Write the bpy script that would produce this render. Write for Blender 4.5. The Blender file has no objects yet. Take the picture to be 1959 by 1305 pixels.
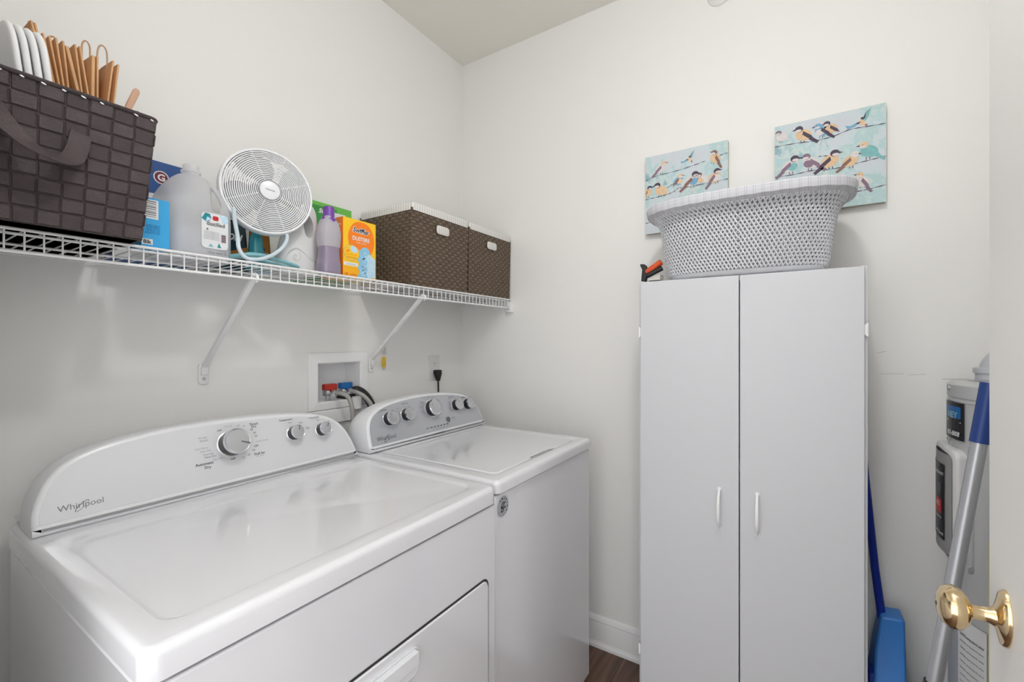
import bpy, bmesh, math, random
from mathutils import Vector, Matrix
S = bpy.context.scene
C = S.collection
PI = math.pi
R_ = math.radians
H = 1.30            # eye height

# ------------------------------------------------------------------ camera, world, light, exposure
cam_d = bpy.data.cameras.new('camera')
cam_d.sensor_width = 36.0
cam_d.lens = 851.0 / 1959.0 * 36.0
cam_d.clip_start = 0.02
cam = bpy.data.objects.new('camera', cam_d)
cam.location = (0, 0, H)
cam.rotation_euler = (R_(90), 0, R_(32.7 - 90))
C.objects.link(cam)
S.camera = cam
S.view_settings.view_transform = 'Standard'
S.view_settings.look = 'None'
S.view_settings.gamma = 1
S.view_settings.use_curve_mapping = False
S.view_settings.exposure = -0.14
W = bpy.data.worlds.new('world'); S.world = W; W.use_nodes = True
W.node_tree.nodes['Background'].inputs[0].default_value = (0.98, 0.99, 1.0, 1)
W.node_tree.nodes['Background'].inputs[1].default_value = 2.6
LAMP = 104.0         # ceiling lamp dome emission


# ------------------------------------------------------------------ materials
def srgb(*c):
    return tuple(((v / 255) / 12.92 if v / 255 <= .04045 else ((v / 255 + .055) / 1.055) ** 2.4) for v in c) + (1,)

def mat(name, col, rough=.5, metal=0, bump=0, bscale=60, spec=None, coat=0, var=0, vscale=8, trans=0, alpha=1):
    m = bpy.data.materials.new(name); m.use_nodes = True
    nt = m.node_tree; N = nt.nodes; L = nt.links
    b = N['Principled BSDF']
    b.inputs['Base Color'].default_value = col
    b.inputs['Roughness'].default_value = rough
    b.inputs['Metallic'].default_value = metal
    b.inputs['Coat Weight'].default_value = coat
    b.inputs['Coat Roughness'].default_value = .08
    if spec is not None: b.inputs['Specular IOR Level'].default_value = spec
    if trans: b.inputs['Transmission Weight'].default_value = trans
    b.inputs['Alpha'].default_value = alpha
    tc = N.new('ShaderNodeTexCoord')
    if var:
        n = N.new('ShaderNodeTexNoise'); n.inputs['Scale'].default_value = vscale; n.inputs['Detail'].default_value = 5
        L.new(tc.outputs['Object'], n.inputs['Vector'])
        mx = N.new('ShaderNodeMix'); mx.data_type = 'RGBA'
        mx.inputs[6].default_value = tuple(v * (1 - var) for v in col[:3]) + (1,)
        mx.inputs[7].default_value = tuple(min(1, v * (1 + var)) for v in col[:3]) + (1,)
        L.new(n.outputs['Fac'], mx.inputs[0]); L.new(mx.outputs[2], b.inputs['Base Color'])
    if bump:
        n = N.new('ShaderNodeTexNoise'); n.inputs['Scale'].default_value = bscale; n.inputs['Detail'].default_value = 3
        L.new(tc.outputs['Object'], n.inputs['Vector'])
        bp = N.new('ShaderNodeBump'); bp.inputs['Strength'].default_value = bump; bp.inputs['Distance'].default_value = .002
        L.new(n.outputs['Fac'], bp.inputs['Height']); L.new(bp.outputs['Normal'], b.inputs['Normal'])
    return m

def emit(name, col, st):
    m = bpy.data.materials.new(name); m.use_nodes = True
    nt = m.node_tree; nt.nodes.clear()
    e = nt.nodes.new('ShaderNodeEmission'); o = nt.nodes.new('ShaderNodeOutputMaterial')
    e.inputs[0].default_value = col; e.inputs[1].default_value = st
    nt.links.new(e.outputs[0], o.inputs[0]); return m

def stripes(name, base, line, specs, rough=.9):
    """cloth with woven lines; specs = [(axis, period, width, offset)]"""
    m = mat(name, base, rough); nt = m.node_tree; N = nt.nodes; L = nt.links
    b = N['Principled BSDF']
    tc = N.new('ShaderNodeTexCoord'); sp = N.new('ShaderNodeSeparateXYZ'); L.new(tc.outputs['Object'], sp.inputs[0])
    acc = None
    for ax, per, wd, off in specs:
        a = N.new('ShaderNodeMath'); a.operation = 'ADD'; a.inputs[1].default_value = off + 10 * per; L.new(sp.outputs[ax], a.inputs[0])
        d = N.new('ShaderNodeMath'); d.operation = 'DIVIDE'; d.inputs[1].default_value = per; L.new(a.outputs[0], d.inputs[0])
        f = N.new('ShaderNodeMath'); f.operation = 'FRACT'; L.new(d.outputs[0], f.inputs[0])
        g = N.new('ShaderNodeMath'); g.operation = 'LESS_THAN'; g.inputs[1].default_value = wd / per; L.new(f.outputs[0], g.inputs[0])
        if acc is None: acc = g
        else:
            k = N.new('ShaderNodeMath'); k.operation = 'MAXIMUM'; L.new(acc.outputs[0], k.inputs[0]); L.new(g.outputs[0], k.inputs[1]); acc = k
    mx = N.new('ShaderNodeMix'); mx.data_type = 'RGBA'; mx.inputs[6].default_value = base; mx.inputs[7].default_value = line
    L.new(acc.outputs[0], mx.inputs[0]); L.new(mx.outputs[2], b.inputs['Base Color'])
    return m

def floor_mat():
    m = mat('wood_floor', srgb(92, 68, 56), .42); nt = m.node_tree; N = nt.nodes; L = nt.links
    b = N['Principled BSDF']; tc = N.new('ShaderNodeTexCoord')
    br = N.new('ShaderNodeTexBrick'); br.inputs['Scale'].default_value = 1
    br.inputs['Brick Width'].default_value = 1.2; br.inputs['Row Height'].default_value = .15; br.inputs['Mortar Size'].default_value = .0015
    br.inputs['Color1'].default_value = srgb(104, 78, 64); br.inputs['Color2'].default_value = srgb(78, 56, 46); br.inputs['Mortar'].default_value = srgb(45, 33, 28)
    L.new(tc.outputs['Object'], br.inputs['Vector'])
    mp = N.new('ShaderNodeMapping'); mp.inputs['Scale'].default_value = (3, 45, 1); L.new(tc.outputs['Object'], mp.inputs[0])
    n = N.new('ShaderNodeTexNoise'); n.inputs['Scale'].default_value = 1; n.inputs['Detail'].default_value = 6; L.new(mp.outputs[0], n.inputs['Vector'])
    cr = N.new('ShaderNodeValToRGB'); cr.color_ramp.elements[0].color = (.45, .45, .45, 1); cr.color_ramp.elements[1].color = (1.35, 1.3, 1.25, 1)
    cr.color_ramp.elements[0].position = .3; cr.color_ramp.elements[1].position = .7
    L.new(n.outputs['Fac'], cr.inputs[0])
    mx = N.new('ShaderNodeMix'); mx.data_type = 'RGBA'; mx.blend_type = 'MULTIPLY'; mx.inputs[0].default_value = 1
    L.new(br.outputs['Color'], mx.inputs[6]); L.new(cr.outputs[0], mx.inputs[7]); L.new(mx.outputs[2], b.inputs['Base Color'])
    return m

def canvas_mat():
    m = mat('painted_canvas', srgb(200, 222, 222), .75); nt = m.node_tree; N = nt.nodes; L = nt.links
    b = N['Principled BSDF']; tc = N.new('ShaderNodeTexCoord')
    n = N.new('ShaderNodeTexNoise'); n.inputs['Scale'].default_value = 11; n.inputs['Detail'].default_value = 7; n.inputs['Roughness'].default_value = .62
    L.new(tc.outputs['Object'], n.inputs['Vector'])
    cr = N.new('ShaderNodeValToRGB'); e = cr.color_ramp.elements
    e[0].position = .25; e[0].color = srgb(208, 205, 214); e[1].position = .47; e[1].color = srgb(205, 216, 220)
    for p, c in ((.53, (178, 207, 209)), (.60, (205, 218, 214)), (.68, (140, 178, 192)), (.8, (165, 195, 178))):
        x = e.new(p); x.color = srgb(*c)
    L.new(n.outputs['Fac'], cr.inputs[0]); L.new(cr.outputs[0], b.inputs['Base Color'])
    return m

def clear_plastic(name, col, a=.45, rough=.3):
    m = bpy.data.materials.new(name); m.use_nodes = True; nt = m.node_tree; N = nt.nodes; L = nt.links; N.clear()
    o = N.new('ShaderNodeOutputMaterial'); p = N.new('ShaderNodeBsdfPrincipled'); p.inputs['Base Color'].default_value = col
    p.inputs['Roughness'].default_value = rough
    tl = N.new('ShaderNodeBsdfTranslucent'); tl.inputs[0].default_value = col
    tr = N.new('ShaderNodeBsdfTransparent')
    m1 = N.new('ShaderNodeMixShader'); m1.inputs[0].default_value = .5; L.new(p.outputs[0], m1.inputs[1]); L.new(tl.outputs[0], m1.inputs[2])
    m2 = N.new('ShaderNodeMixShader'); m2.inputs[0].default_value = a; L.new(m1.outputs[0], m2.inputs[1]); L.new(tr.outputs[0], m2.inputs[2])
    L.new(m2.outputs[0], o.inputs[0]); return m

M = dict(
    wall=mat('wall_paint', srgb(240, 239, 236), .65, bump=.06, bscale=220),
    ceil=mat('ceiling_paint', srgb(249, 246, 238), .8),
    trim=mat('white_trim', srgb(235, 235, 236), .35),
    scuff=mat('wall_scuff', srgb(205, 200, 193), .8),
    floor=floor_mat(),
    enamel=mat('white_enamel', srgb(230, 230, 234), .2, coat=1.0),
    console=mat('white_plastic', srgb(232, 233, 236), .28),
    fascia=mat('silver_fascia', srgb(190, 192, 198), .34, metal=.35),
    dfascia=mat('pearl_fascia', srgb(222, 223, 227), .32, metal=.15),
    dark=mat('dark_gap', srgb(45, 46, 50), .6),
    chrome=mat('chrome', srgb(225, 226, 230), .12, metal=1),
    silver=mat('brushed_silver', srgb(205, 206, 210), .35, metal=.85),
    blackgl=mat('gloss_black', srgb(28, 28, 34), .2),
    ink=mat('grey_print', srgb(105, 107, 112), .6),
    inkd=mat('dark_print', srgb(45, 46, 52), .6),
    inkl=mat('pale_print', srgb(160, 162, 167), .6),
    lam=mat('white_laminate', srgb(210, 211, 215), .42),
    white=mat('white_coated_wire', srgb(240, 240, 240), .35),
    whitep=mat('bright_white', srgb(245, 245, 245), .4),
    bpl=mat('outlet_plastic', srgb(228, 228, 224), .4),
    weave=mat('dark_strap', srgb(68, 57, 58), .55, bump=.7, bscale=420, var=.45, vscale=38),
    weaved=mat('dark_strap_shade', srgb(62, 51, 52), .65, bump=.5, bscale=500, var=.3, vscale=50),
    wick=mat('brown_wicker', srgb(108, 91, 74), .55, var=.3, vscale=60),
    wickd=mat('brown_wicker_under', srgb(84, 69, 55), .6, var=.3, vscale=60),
    black=mat('black_rubber', srgb(24, 24, 25), .5),
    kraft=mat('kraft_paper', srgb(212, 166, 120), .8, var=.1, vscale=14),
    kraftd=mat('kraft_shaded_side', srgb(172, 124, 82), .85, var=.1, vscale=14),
    twine=mat('paper_twine', srgb(196, 160, 126), .9, bump=.6, bscale=900),
    wood=mat('pale_wood', srgb(205, 165, 138), .6, var=.1, vscale=30),
    foam=mat('white_foam', srgb(240, 240, 240), .45),
    lblue=mat('light_blue_card', srgb(52, 165, 224), .5),
    lblued=mat('blue_print', srgb(24, 118, 180), .5),
    navy=mat('navy_card', srgb(22, 74, 138), .5),
    maroon=mat('maroon_print', srgb(110, 24, 50), .5),
    jug=clear_plastic('frosted_jug_plastic', (.95, .95, .97, 1), .34, .32),
    water=clear_plastic('water_fill', (.80, .81, .85, 1), .3, .2),
    purpleb=clear_plastic('frosted_bottle_plastic', (.82, .81, .86, 1), .10, .3),
    purplel=mat('purple_liquid', srgb(146, 134, 154), .25, coat=.4),
    cap=mat('purple_cap', srgb(112, 62, 158), .4),
    jugw=mat('white_hdpe', srgb(226, 226, 226), .4),
    orange=mat('orange_card', srgb(250, 132, 24), .5),
    yellow=mat('yellow_card', srgb(252, 200, 30), .5),
    yellow2=mat('amber_card', srgb(250, 178, 20), .5),
    green=mat('green_card', srgb(60, 152, 72), .5),
    green2=mat('bright_green_card', srgb(110, 190, 80), .5),
    teal=mat('teal_plastic', srgb(20, 138, 150), .25, coat=.4),
    tealp=mat('pale_teal_plastic', srgb(132, 190, 198), .3, coat=.3),
    teald=mat('dark_teal_pack', srgb(14, 60, 72), .35, var=.5, vscale=50),
    amber=mat('amber_pack', srgb(170, 110, 30), .4),
    paleb=mat('pale_blue_tube', srgb(205, 220, 228), .3, coat=.3),
    bfluff=mat('blue_fluff', srgb(140, 196, 226), .9, var=.25, vscale=120),
    bfluff2=mat('pale_blue_fluff', srgb(190, 220, 240), .9, var=.2, vscale=120),
    fanw=mat('white_chrome_wire', srgb(248, 248, 250), .22, coat=.6),
    fanp=mat('fan_white', srgb(238, 239, 242), .3),
    blade=mat('fan_blade', srgb(165, 168, 172), .45),
    fback=mat('fan_motor', srgb(190, 192, 196), .35),
    red=mat('red_valve', srgb(176, 44, 30), .4),
    blue=mat('blue_valve', srgb(20, 100, 170), .4),
    steel=mat('braided_steel', srgb(190, 188, 184), .4, metal=.7, bump=.8, bscale=900),
    tag=mat('amber_tag', srgb(225, 185, 50), .3),
    canvas=canvas_mat(),
    cedge=mat('canvas_edge', srgb(190, 186, 172), .8, var=.12, vscale=20),
    hb=mat('basket_plastic', srgb(216, 217, 221), .35),
    hbl=stripes('grey_plaid_cloth', srgb(212, 212, 217), srgb(178, 179, 186), [(1, .022, .0012, 0), (1, .022, .0010, .005), (2, .02, .0009, 0)]),
    plaid=stripes('white_plaid_cloth', srgb(228, 226, 222), srgb(140, 138, 136), [(0, .0125, .0012, 0), (1, .0125, .0012, 0)]),
    heater=mat('heater_steel', srgb(194, 195, 196), .38, metal=.15),
    heaterc=mat('heater_cover', srgb(205, 205, 205), .35),
    labelk=mat('black_label', srgb(22, 24, 30), .35),
    labelr=mat('red_label', srgb(196, 34, 44), .4),
    labelw=mat('white_label', srgb(230, 231, 232), .5),
    labely=mat('yellow_label', srgb(222, 204, 120), .5),
    pole=mat('aluminium_pole', srgb(184, 186, 190), .35, metal=.6),
    sleeve=mat('navy_sleeve', srgb(26, 58, 124), .4),
    dblue=mat('dark_blue_plastic', srgb(12, 40, 140), .4),
    mblue=mat('mid_blue_plastic', srgb(52, 122, 198), .4),
    brass=mat('polished_brass', srgb(230, 206, 164), .14, metal=1),
    dpaint=mat('door_paint', srgb(232, 230, 226), .45),
    toolo=mat('orange_grip', srgb(206, 78, 30), .45),
    toolk=mat('black_grip', srgb(26, 26, 28), .4),
    beige=mat('beige_plastic', srgb(200, 197, 190), .6),
    lamp=emit('lamp_dome', (.985, .99, 1.0, 1), LAMP),
    b_or=mat('bird_orange', srgb(226, 194, 156), .8, var=.15, vscale=90),
    b_dk=mat('bird_dark', srgb(84, 72, 88), .8, var=.3, vscale=120),
    b_wh=mat('bird_white', srgb(220, 214, 212), .8, var=.12, vscale=90),
    b_bl=mat('bird_blue', srgb(122, 168, 198), .8, var=.25, vscale=90),
    b_pk=mat('bird_mauve', srgb(140, 116, 134), .8, var=.2, vscale=90),
    b_br=mat('bird_brown', srgb(140, 106, 98), .8, var=.25, vscale=90),
    b_te=mat('bird_teal', srgb(130, 186, 186), .8, var=.2, vscale=90),
)
M['grille'] = mat('lamp_rim', srgb(200, 200, 200), .3, metal=.8)

# ------------------------------------------------------------------ mesh helper
class MB:
    def __init__(s): s.v = []; s.f = []; s.m = []; s.mats = []
    def mi(s, m):
        m = M[m] if isinstance(m, str) else m
        if m not in s.mats: s.mats.append(m)
        return s.mats.index(m)
    def add(s, vs, fs, m, mx=None):
        o = len(s.v); k = s.mi(m)
        s.v += [tuple(mx @ Vector(p)) if mx else tuple(p) for p in vs]
        for f in fs: s.f.append([i + o for i in f]); s.m.append(k)
        return s
    def box(s, x0, x1, y0, y1, z0, z1, m, mx=None):
        vs = [(x, y, z) for z in (z0, z1) for y in (y0, y1) for x in (x0, x1)]
        return s.add(vs, [(0, 2, 3, 1), (4, 5, 7, 6), (0, 1, 5, 4), (2, 6, 7, 3), (0, 4, 6, 2), (1, 3, 7, 5)], m, mx)
    def loft(s, rings, m, cap0=True, cap1=True, closed=True, mx=None):
        n = len(rings[0]); vs = [p for r in rings for p in r]; fs = []
        for i in range(len(rings) - 1):
            for j in range(n if closed else n - 1):
                k = (j + 1) % n
                fs.append((i * n + j, i * n + k, (i + 1) * n + k, (i + 1) * n + j))
        if cap0: fs.append(tuple(range(n - 1, -1, -1)))
        if cap1: fs.append(tuple(range((len(rings) - 1) * n, len(rings) * n)))
        return s.add(vs, fs, m, mx)
    def tube(s, path, r, m, seg=10, closed=False, mx=None, flat=1.0, caps=True):
        P = [Vector(p) for p in path]; n = len(P); rings = []
        up = None
        for i in range(n):
            a = P[i - 1] if (i > 0 or closed) else P[i]; b = P[(i + 1) % n] if (i < n - 1 or closed) else P[i]
            t = (b - a).normalized()
            if up is None:
                up = Vector((0, 0, 1)) if abs(t.z) < .9 else Vector((0, 1, 0))
            x = t.cross(up)
            if x.length < 1e-6: x = t.cross(Vector((1, 0, 0)))
            x.normalize(); y = x.cross(t).normalized(); up = y
            rr = r[i] if isinstance(r, (list, tuple)) else r
            rings.append([P[i] + x * (rr * math.cos(2 * PI * k / seg)) + y * (rr * flat * math.sin(2 * PI * k / seg)) for k in range(seg)])
        if closed:
            rings.append(rings[0]); return s.loft(rings, m, False, False, mx=mx)
        return s.loft(rings, m, caps, caps, mx=mx)
    def lathe(s, prof, m, seg=32, mx=None, caps=True):
        rings = [[(r * math.cos(2 * PI * k / seg), r * math.sin(2 * PI * k / seg), z) for k in range(seg)] for r, z in prof]
        return s.loft(rings, m, caps, caps, mx=mx)
    def ring(s, R, r, m, seg=48, ts=6, mx=None, z=0):
        return s.tube([(R * math.cos(2 * PI * k / seg), R * math.sin(2 * PI * k / seg), z) for k in range(seg)], r, m, ts, True, mx)
    def prism(s, pts, h, m, mx=None, z0=0):
        return s.loft([[(x, y, z0) for x, y in pts], [(x, y, z0 + h) for x, y in pts]], m, mx=mx)
    def poly(s, pts, m, mx=None, z=0):
        return s.add([(x, y, z) for x, y in pts], [tuple(range(len(pts)))], m, mx)
    def ell(s, cx, cy, a, b, m, mx=None, z=0, rot=0, seg=20, h=0):
        pts = []
        for k in range(seg):
            t = 2 * PI * k / seg; x = a * math.cos(t); y = b * math.sin(t)
            pts.append((cx + x * math.cos(rot) - y * math.sin(rot), cy + x * math.sin(rot) + y * math.cos(rot)))
        return s.prism(pts, h, m, mx, z) if h else s.poly(pts, m, mx, z)
    def text(s, txt, m, mx, width=None, height=None, z=.0004, bold=0, rot=0, shear=0):
        """flat lettering centred at the origin of mx"""
        cu = bpy.data.curves.new('lettering', 'FONT'); cu.body = txt; cu.size = 1; cu.offset = bold; cu.shear = shear; cu.resolution_u = 3
        ob = bpy.data.objects.new('lettering', cu)
        me = bpy.data.meshes.new_from_object(ob)
        vs = [v.co.copy() for v in me.vertices]
        if vs:
            x0 = min(v.x for v in vs); x1 = max(v.x for v in vs); y0 = min(v.y for v in vs); y1 = max(v.y for v in vs)
            sx = (width / (x1 - x0)) if width else height / (y1 - y0)
            sy = (height / (y1 - y0)) if height else sx
            c, q = math.cos(rot), math.sin(rot)
            out = []
            for v in vs:
                x = (v.x - (x0 + x1) / 2) * sx; y = (v.y - (y0 + y1) / 2) * sy
                out.append((x * c - y * q, x * q + y * c, z))
            s.add(out, [tuple(p.vertices) for p in me.polygons], m, mx)
        bpy.data.objects.remove(ob); bpy.data.curves.remove(cu); bpy.data.meshes.remove(me)
        return s
    def build(s, name, parent=None, bevel=0, seg=2, smooth=35, sub=0, label=None, loc=None, fix=True):
        me = bpy.data.meshes.new(name)
        me.from_pydata([Vector(p) for p in s.v], [], s.f)
        for m in s.mats: me.materials.append(m)
        for p, k in zip(me.polygons, s.m): p.material_index = k
        if fix:
            bm = bmesh.new(); bm.from_mesh(me); bmesh.ops.recalc_face_normals(bm, faces=bm.faces[:]); bm.to_mesh(me); bm.free()
        if smooth:
            for p in me.polygons: p.use_smooth = True
            me.set_sharp_from_angle(angle=R_(smooth))
        me.update()
        o = bpy.data.objects.new(name, me); C.objects.link(o)
        if parent is not None:
            o.parent = parent
            o.matrix_parent_inverse = Matrix.Identity(4)
        if bevel:
            b = o.modifiers.new('bevel', 'BEVEL'); b.width = bevel; b.segments = seg; b.limit_method = 'ANGLE'; b.angle_limit = R_(38)
        if label: o['label'] = label
        if loc: o.location = loc
        return o

def thing(name, label, cat, loc=(0, 0, 0), rz=0, group=None):
    o = bpy.data.objects.new(name, None); o.empty_display_size = .05; C.objects.link(o)
    o.location = loc; o.rotation_euler = (0, 0, rz)
    o['label'] = label; o['category'] = cat
    if group: o['group'] = group
    return o

def tag(o, label, cat, group=None):
    o['label'] = label; o['category'] = cat
    if group: o['group'] = group
    return o

def st(o): o['kind'] = 'structure'; return o

def frame(o, x, y):
    """matrix with given origin, x axis and y axis"""
    x = Vector(x).normalized(); y = Vector(y); y = (y - x * y.dot(x)).normalized(); z = x.cross(y)
    m = Matrix((x, y, z)).transposed().to_4x4(); m.translation = Vector(o); return m

def rrect(x0, x1, y0, y1, r, n=5):
    pts = []
    for cx, cy, a in ((x1 - r, y1 - r, 0), (x0 + r, y1 - r, 90), (x0 + r, y0 + r, 180), (x1 - r, y0 + r, 270)):
        for k in range(n + 1):
            t = R_(a + 90 * k / n); pts.append((cx + r * math.cos(t), cy + r * math.sin(t)))
    return pts

def spline(pts, n=8, closed=False):
    P = [Vector(p) for p in pts]; out = []; N = len(P)
    for i in range(N if closed else N - 1):
        if closed: a, b, c, d = P[i - 1], P[i], P[(i + 1) % N], P[(i + 2) % N]
        else: a = P[max(i - 1, 0)]; b = P[i]; c = P[i + 1]; d = P[min(i + 2, N - 1)]
        for k in range(n):
            t = k / n
            out.append(.5 * ((2 * b) + (c - a) * t + (2 * a - 5 * b + 4 * c - d) * t * t + (3 * b - a - 3 * c + d) * t ** 3))
    if not closed: out.append(P[-1])
    return out

rnd = random.Random(7)

def carve(o, cut):
    """cut an opening through a finished part"""
    c = cut.build('opening', o.parent, smooth=0)
    md = o.modifiers.new('opening', 'BOOLEAN'); md.operation = 'DIFFERENCE'; md.solver = 'EXACT'; md.object = c
    bpy.context.view_layer.update()
    dg = bpy.context.evaluated_depsgraph_get()
    me = bpy.data.meshes.new_from_object(o.evaluated_get(dg))
    o.modifiers.clear(); o.data = me
    bpy.data.objects.remove(c)
    for p in me.polygons: p.use_smooth = True
    me.set_sharp_from_angle(angle=R_(50))

# ------------------------------------------------------------------ room shell
XB, YA, ZC = 1.80, 1.46, 2.722
YR = -0.95
b = MB().box(-2.2, XB + .1, YR - .1, YA + .12, -.05, 0, 'floor'); st(b.build('floor'))
b = MB().box(-2.2, XB + .1, YR - .1, YA + .12, ZC, ZC + .05, 'ceil'); st(b.build('ceiling'))
# left wall with the opening for the washer supply box
hx0, hx1, hz0, hz1 = .965, 1.160, H - .228, H - .078
b = MB()
b.box(-.06, hx0, YA, YA + .12, 0, ZC, 'wall'); b.box(hx1, XB + .1, YA, YA + .12, 0, ZC, 'wall')
b.box(hx0, hx1, YA, YA + .12, 0, hz0, 'wall'); b.box(hx0, hx1, YA, YA + .12, hz1, ZC, 'wall')
st(b.build('wall_left', smooth=0))
b = MB().box(XB, XB + .1, YR - .1, YA, 0, ZC, 'wall')
# faint scuffs on the paint beside the cabinet
mx = frame((XB - .0006, 0, 0), (0, -1, 0), (0, 0, 1))
for y0, y1, z0, z1, w in ((-.22, -.275, 1.197, 1.199, .0007), (-.285, -.325, 1.196, 1.2, .0007), (-.36, -.44, 1.187, 1.190, .0011), (-.21, -.232, 1.262, 1.268, .0009)):
    b.poly([(-y0, z0 - w), (-y1, z1 - w), (-y1, z1 + w), (-y0, z0 + w)], 'scuff', mx)
b.ell(-.375, .305, .002, .002, 'scuff', mx)
st(b.build('wall_right', smooth=0, fix=False))
b = MB().box(-.06, XB, YR - .1, YR, 0, ZC, 'wall'); st(b.build('wall_front'))
# wall behind the viewpoint with its doorway, opened wider for more fill light
b = MB()
b.box(-.06, .06, .80, YA, 0, ZC, 'wall'); b.box(-.06, .06, YR, -.29, 0, ZC, 'wall'); b.box(-.06, .06, -.29, .80, 2.06, ZC, 'wall')
st(b.build('wall_back', smooth=0))
# baseboards with cap moulding and quarter round
def baseboard(name, mx, L):
    prof = [(0, 0), (.020, 0), (.019, .012), (.013, .022), (.012, .028), (.012, .098), (.010, .104), (.012, .108), (.009, .118), (.004, .126), (0, .130)]
    b = MB().loft([[(0, -p, q) for p, q in prof], [(L, -p, q) for p, q in prof]], 'trim', mx=mx)
    st(b.build(name, smooth=25))
baseboard('baseboard_right', frame((XB, YA, 0), (0, -1, 0), (1, 0, 0)), YA - YR)
baseboard('baseboard_left', frame((.06, YA, 0), (1, 0, 0), (0, 1, 0)), XB - .06)
# door, standing open along +x
d = thing('door_1', 'white painted open door', 'door', (.095, -.262, 0))
del d['label'], d['category']; d['kind'] = 'structure'
b = MB().box(0, .862, -.018, .018, .01, 2.04, 'dpaint'); b.build('door_slab', d, bevel=.0015)
bk = MB()
kx, kz = .795, H - .386
def leaf(n=40, a=.040, bb=.024):
    pts = []
    for k in range(n):
        t = 2 * PI * k / n; c, q = math.cos(t), math.sin(t)
        pts.append((bb * abs(q) ** 1.25 * (1 if q > 0 else -1), a * c))
    return pts
for sgn in (1, -1):
    mx = frame((kx, .018 * sgn, kz), (-sgn, 0, 0), (0, 0, 1))
    lf = leaf()
    bk.loft([[(x, y, 0) for x, y in lf], [(x, y, .002) for x, y in lf], [(x * .9, y * .93, .006) for x, y in lf], [(x * .62, y * .5, .010) for x, y in lf],
             [(x * .46, y * .30, .013) for x, y in lf]], 'brass', mx=mx)
    bk.lathe([(.0125, .008), (.0125, .014), (.0100, .018), (.0098, .034), (.0115, .037), (.016, .041)], 'brass', 28, mx)
    bk.lathe([(.012, .036), (.021, .040), (.0275, .046), (.0300, .053), (.0290, .060), (.0235, .067), (.013, .071), (.004, .072)], 'brass', 32, mx)
    bk.lathe([(.0030, .0715), (.0030, .0724)], 'dark', 12, mx)
    for q in (-1, 1): bk.lathe([(.0026, .0035), (.0026, .0058)], 'dark', 12, frame((kx, .018 * sgn, kz + q * .033), (-sgn, 0, 0), (0, 0, 1)))
bk.build('door_knob', d, label='polished brass knob on a leaf-shaped rosette')
b = MB().box(.8622, .8632, -.012, .012, kz - .028, kz + .028, 'brass'); b.build('latch_plate', d)
for z in (.25, 1.0, 1.8):
    b = MB().lathe([(.006, 0), (.006, .09)], 'brass', 12, Matrix.Translation((-.004, .02, z))); b.build('hinge', d)
# doorway jambs
b = MB().box(-.07, .07, .785, .80, 0, 2.06, 'trim').box(-.07, .07, -.29, -.282, 0, 2.06, 'trim').box(-.07, .07, -.29, .80, 2.045, 2.06, 'trim')
st(b.build('trim_1', bevel=.002))

# ceiling lamp
t = thing('ceiling_light', 'round flush ceiling lamp with white dome', 'ceiling light', (.55, .06, ZC))
MB().lathe([(.065, 0), (.065, -.014), (.012, -.020), (.012, -.062)], 'grille', 40).build('lamp_canopy', t)
MB().lathe([(.002, -.060), (.035, -.063), (.062, -.071), (.077, -.087), (.081, -.106), (.074, -.127), (.056, -.143), (.028, -.151), (.002, -.153)], 'lamp', 40).build('lamp_dome', t)

# side wall sprinkler high on the right wall
t = thing('fire_sprinkler', 'round white sprinkler escutcheon high on the right wall', 'sprinkler', (XB, .243, H + 1.284))
mx = frame((0, 0, 0), (0, -1, 0), (0, 0, 1)); mx = frame((0, 0, 0), (0, 1, 0), (0, 0, -1)); mx = frame((0, 0, 0), (0, -1, 0), (0, 0, 1))
b = MB().lathe([(.043, .0005), (.043, .003), (.037, .007), (.024, .010), (.023, .004)], 'bpl', 36, mx); b.build('escutcheon', t)
b = MB().lathe([(.018, .003), (.017, .018), (.010, .022), (.008, .035)], 'chrome', 20, mx); b.lathe([(.012, .036), (.012, .039)], 'silver', 16, mx); b.build('nozzle', t)

# ------------------------------------------------------------------ appliances
LEAN = .35
UP = Vector((0, LEAN, 1)).normalized(); NRM = Vector((0, -1, LEAN)).normalized()
def plane(x, z, y0, z0, off=0):
    """point on the leaning console face"""
    return Vector((x, y0 + LEAN * (z - z0), z)) + NRM * off
def pm(x, z, y0, z0, off=0):
    return frame(plane(x, z, y0, z0, off), (1, 0, 0), UP)

def slab_top(b, x0, x1, y0, y1, z0, z1, r, ins, dep, m):
    """thick appliance top: rounded rim falling into a shallow recess. ins=(left,right,front,back)"""
    rings = []
    def rr(o, z, rad): return [(x, y, z) for x, y in rrect(x0 + o, x1 - o, y0 + o, y1 - o, rad, 6)]
    rings += [rr(.004, z0, r), rr(0, z0 + .003, r)]
    q = .013
    rings.append(rr(0, z1 - q, r))
    for k in range(1, 6):
        a = R_(90 * k / 5); rings.append(rr(q * (1 - math.cos(a)), z1 - q + q * math.sin(a), max(r - q * (1 - math.cos(a)), .004)))
    ix0, ix1, iy0, iy1 = x0 + ins[0], x1 - ins[1], y0 + ins[2], y1 - ins[3]
    for o, z in ((0, z1), (.002, z1 - .0006), (.008, z1 - dep + .0006), (.012, z1 - dep)):
        rings.append([(x, y, z) for x, y in rrect(ix0 + o, ix1 - o, iy0 + o, iy1 - o, .03, 6)])
    b.loft(rings, m)

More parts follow.
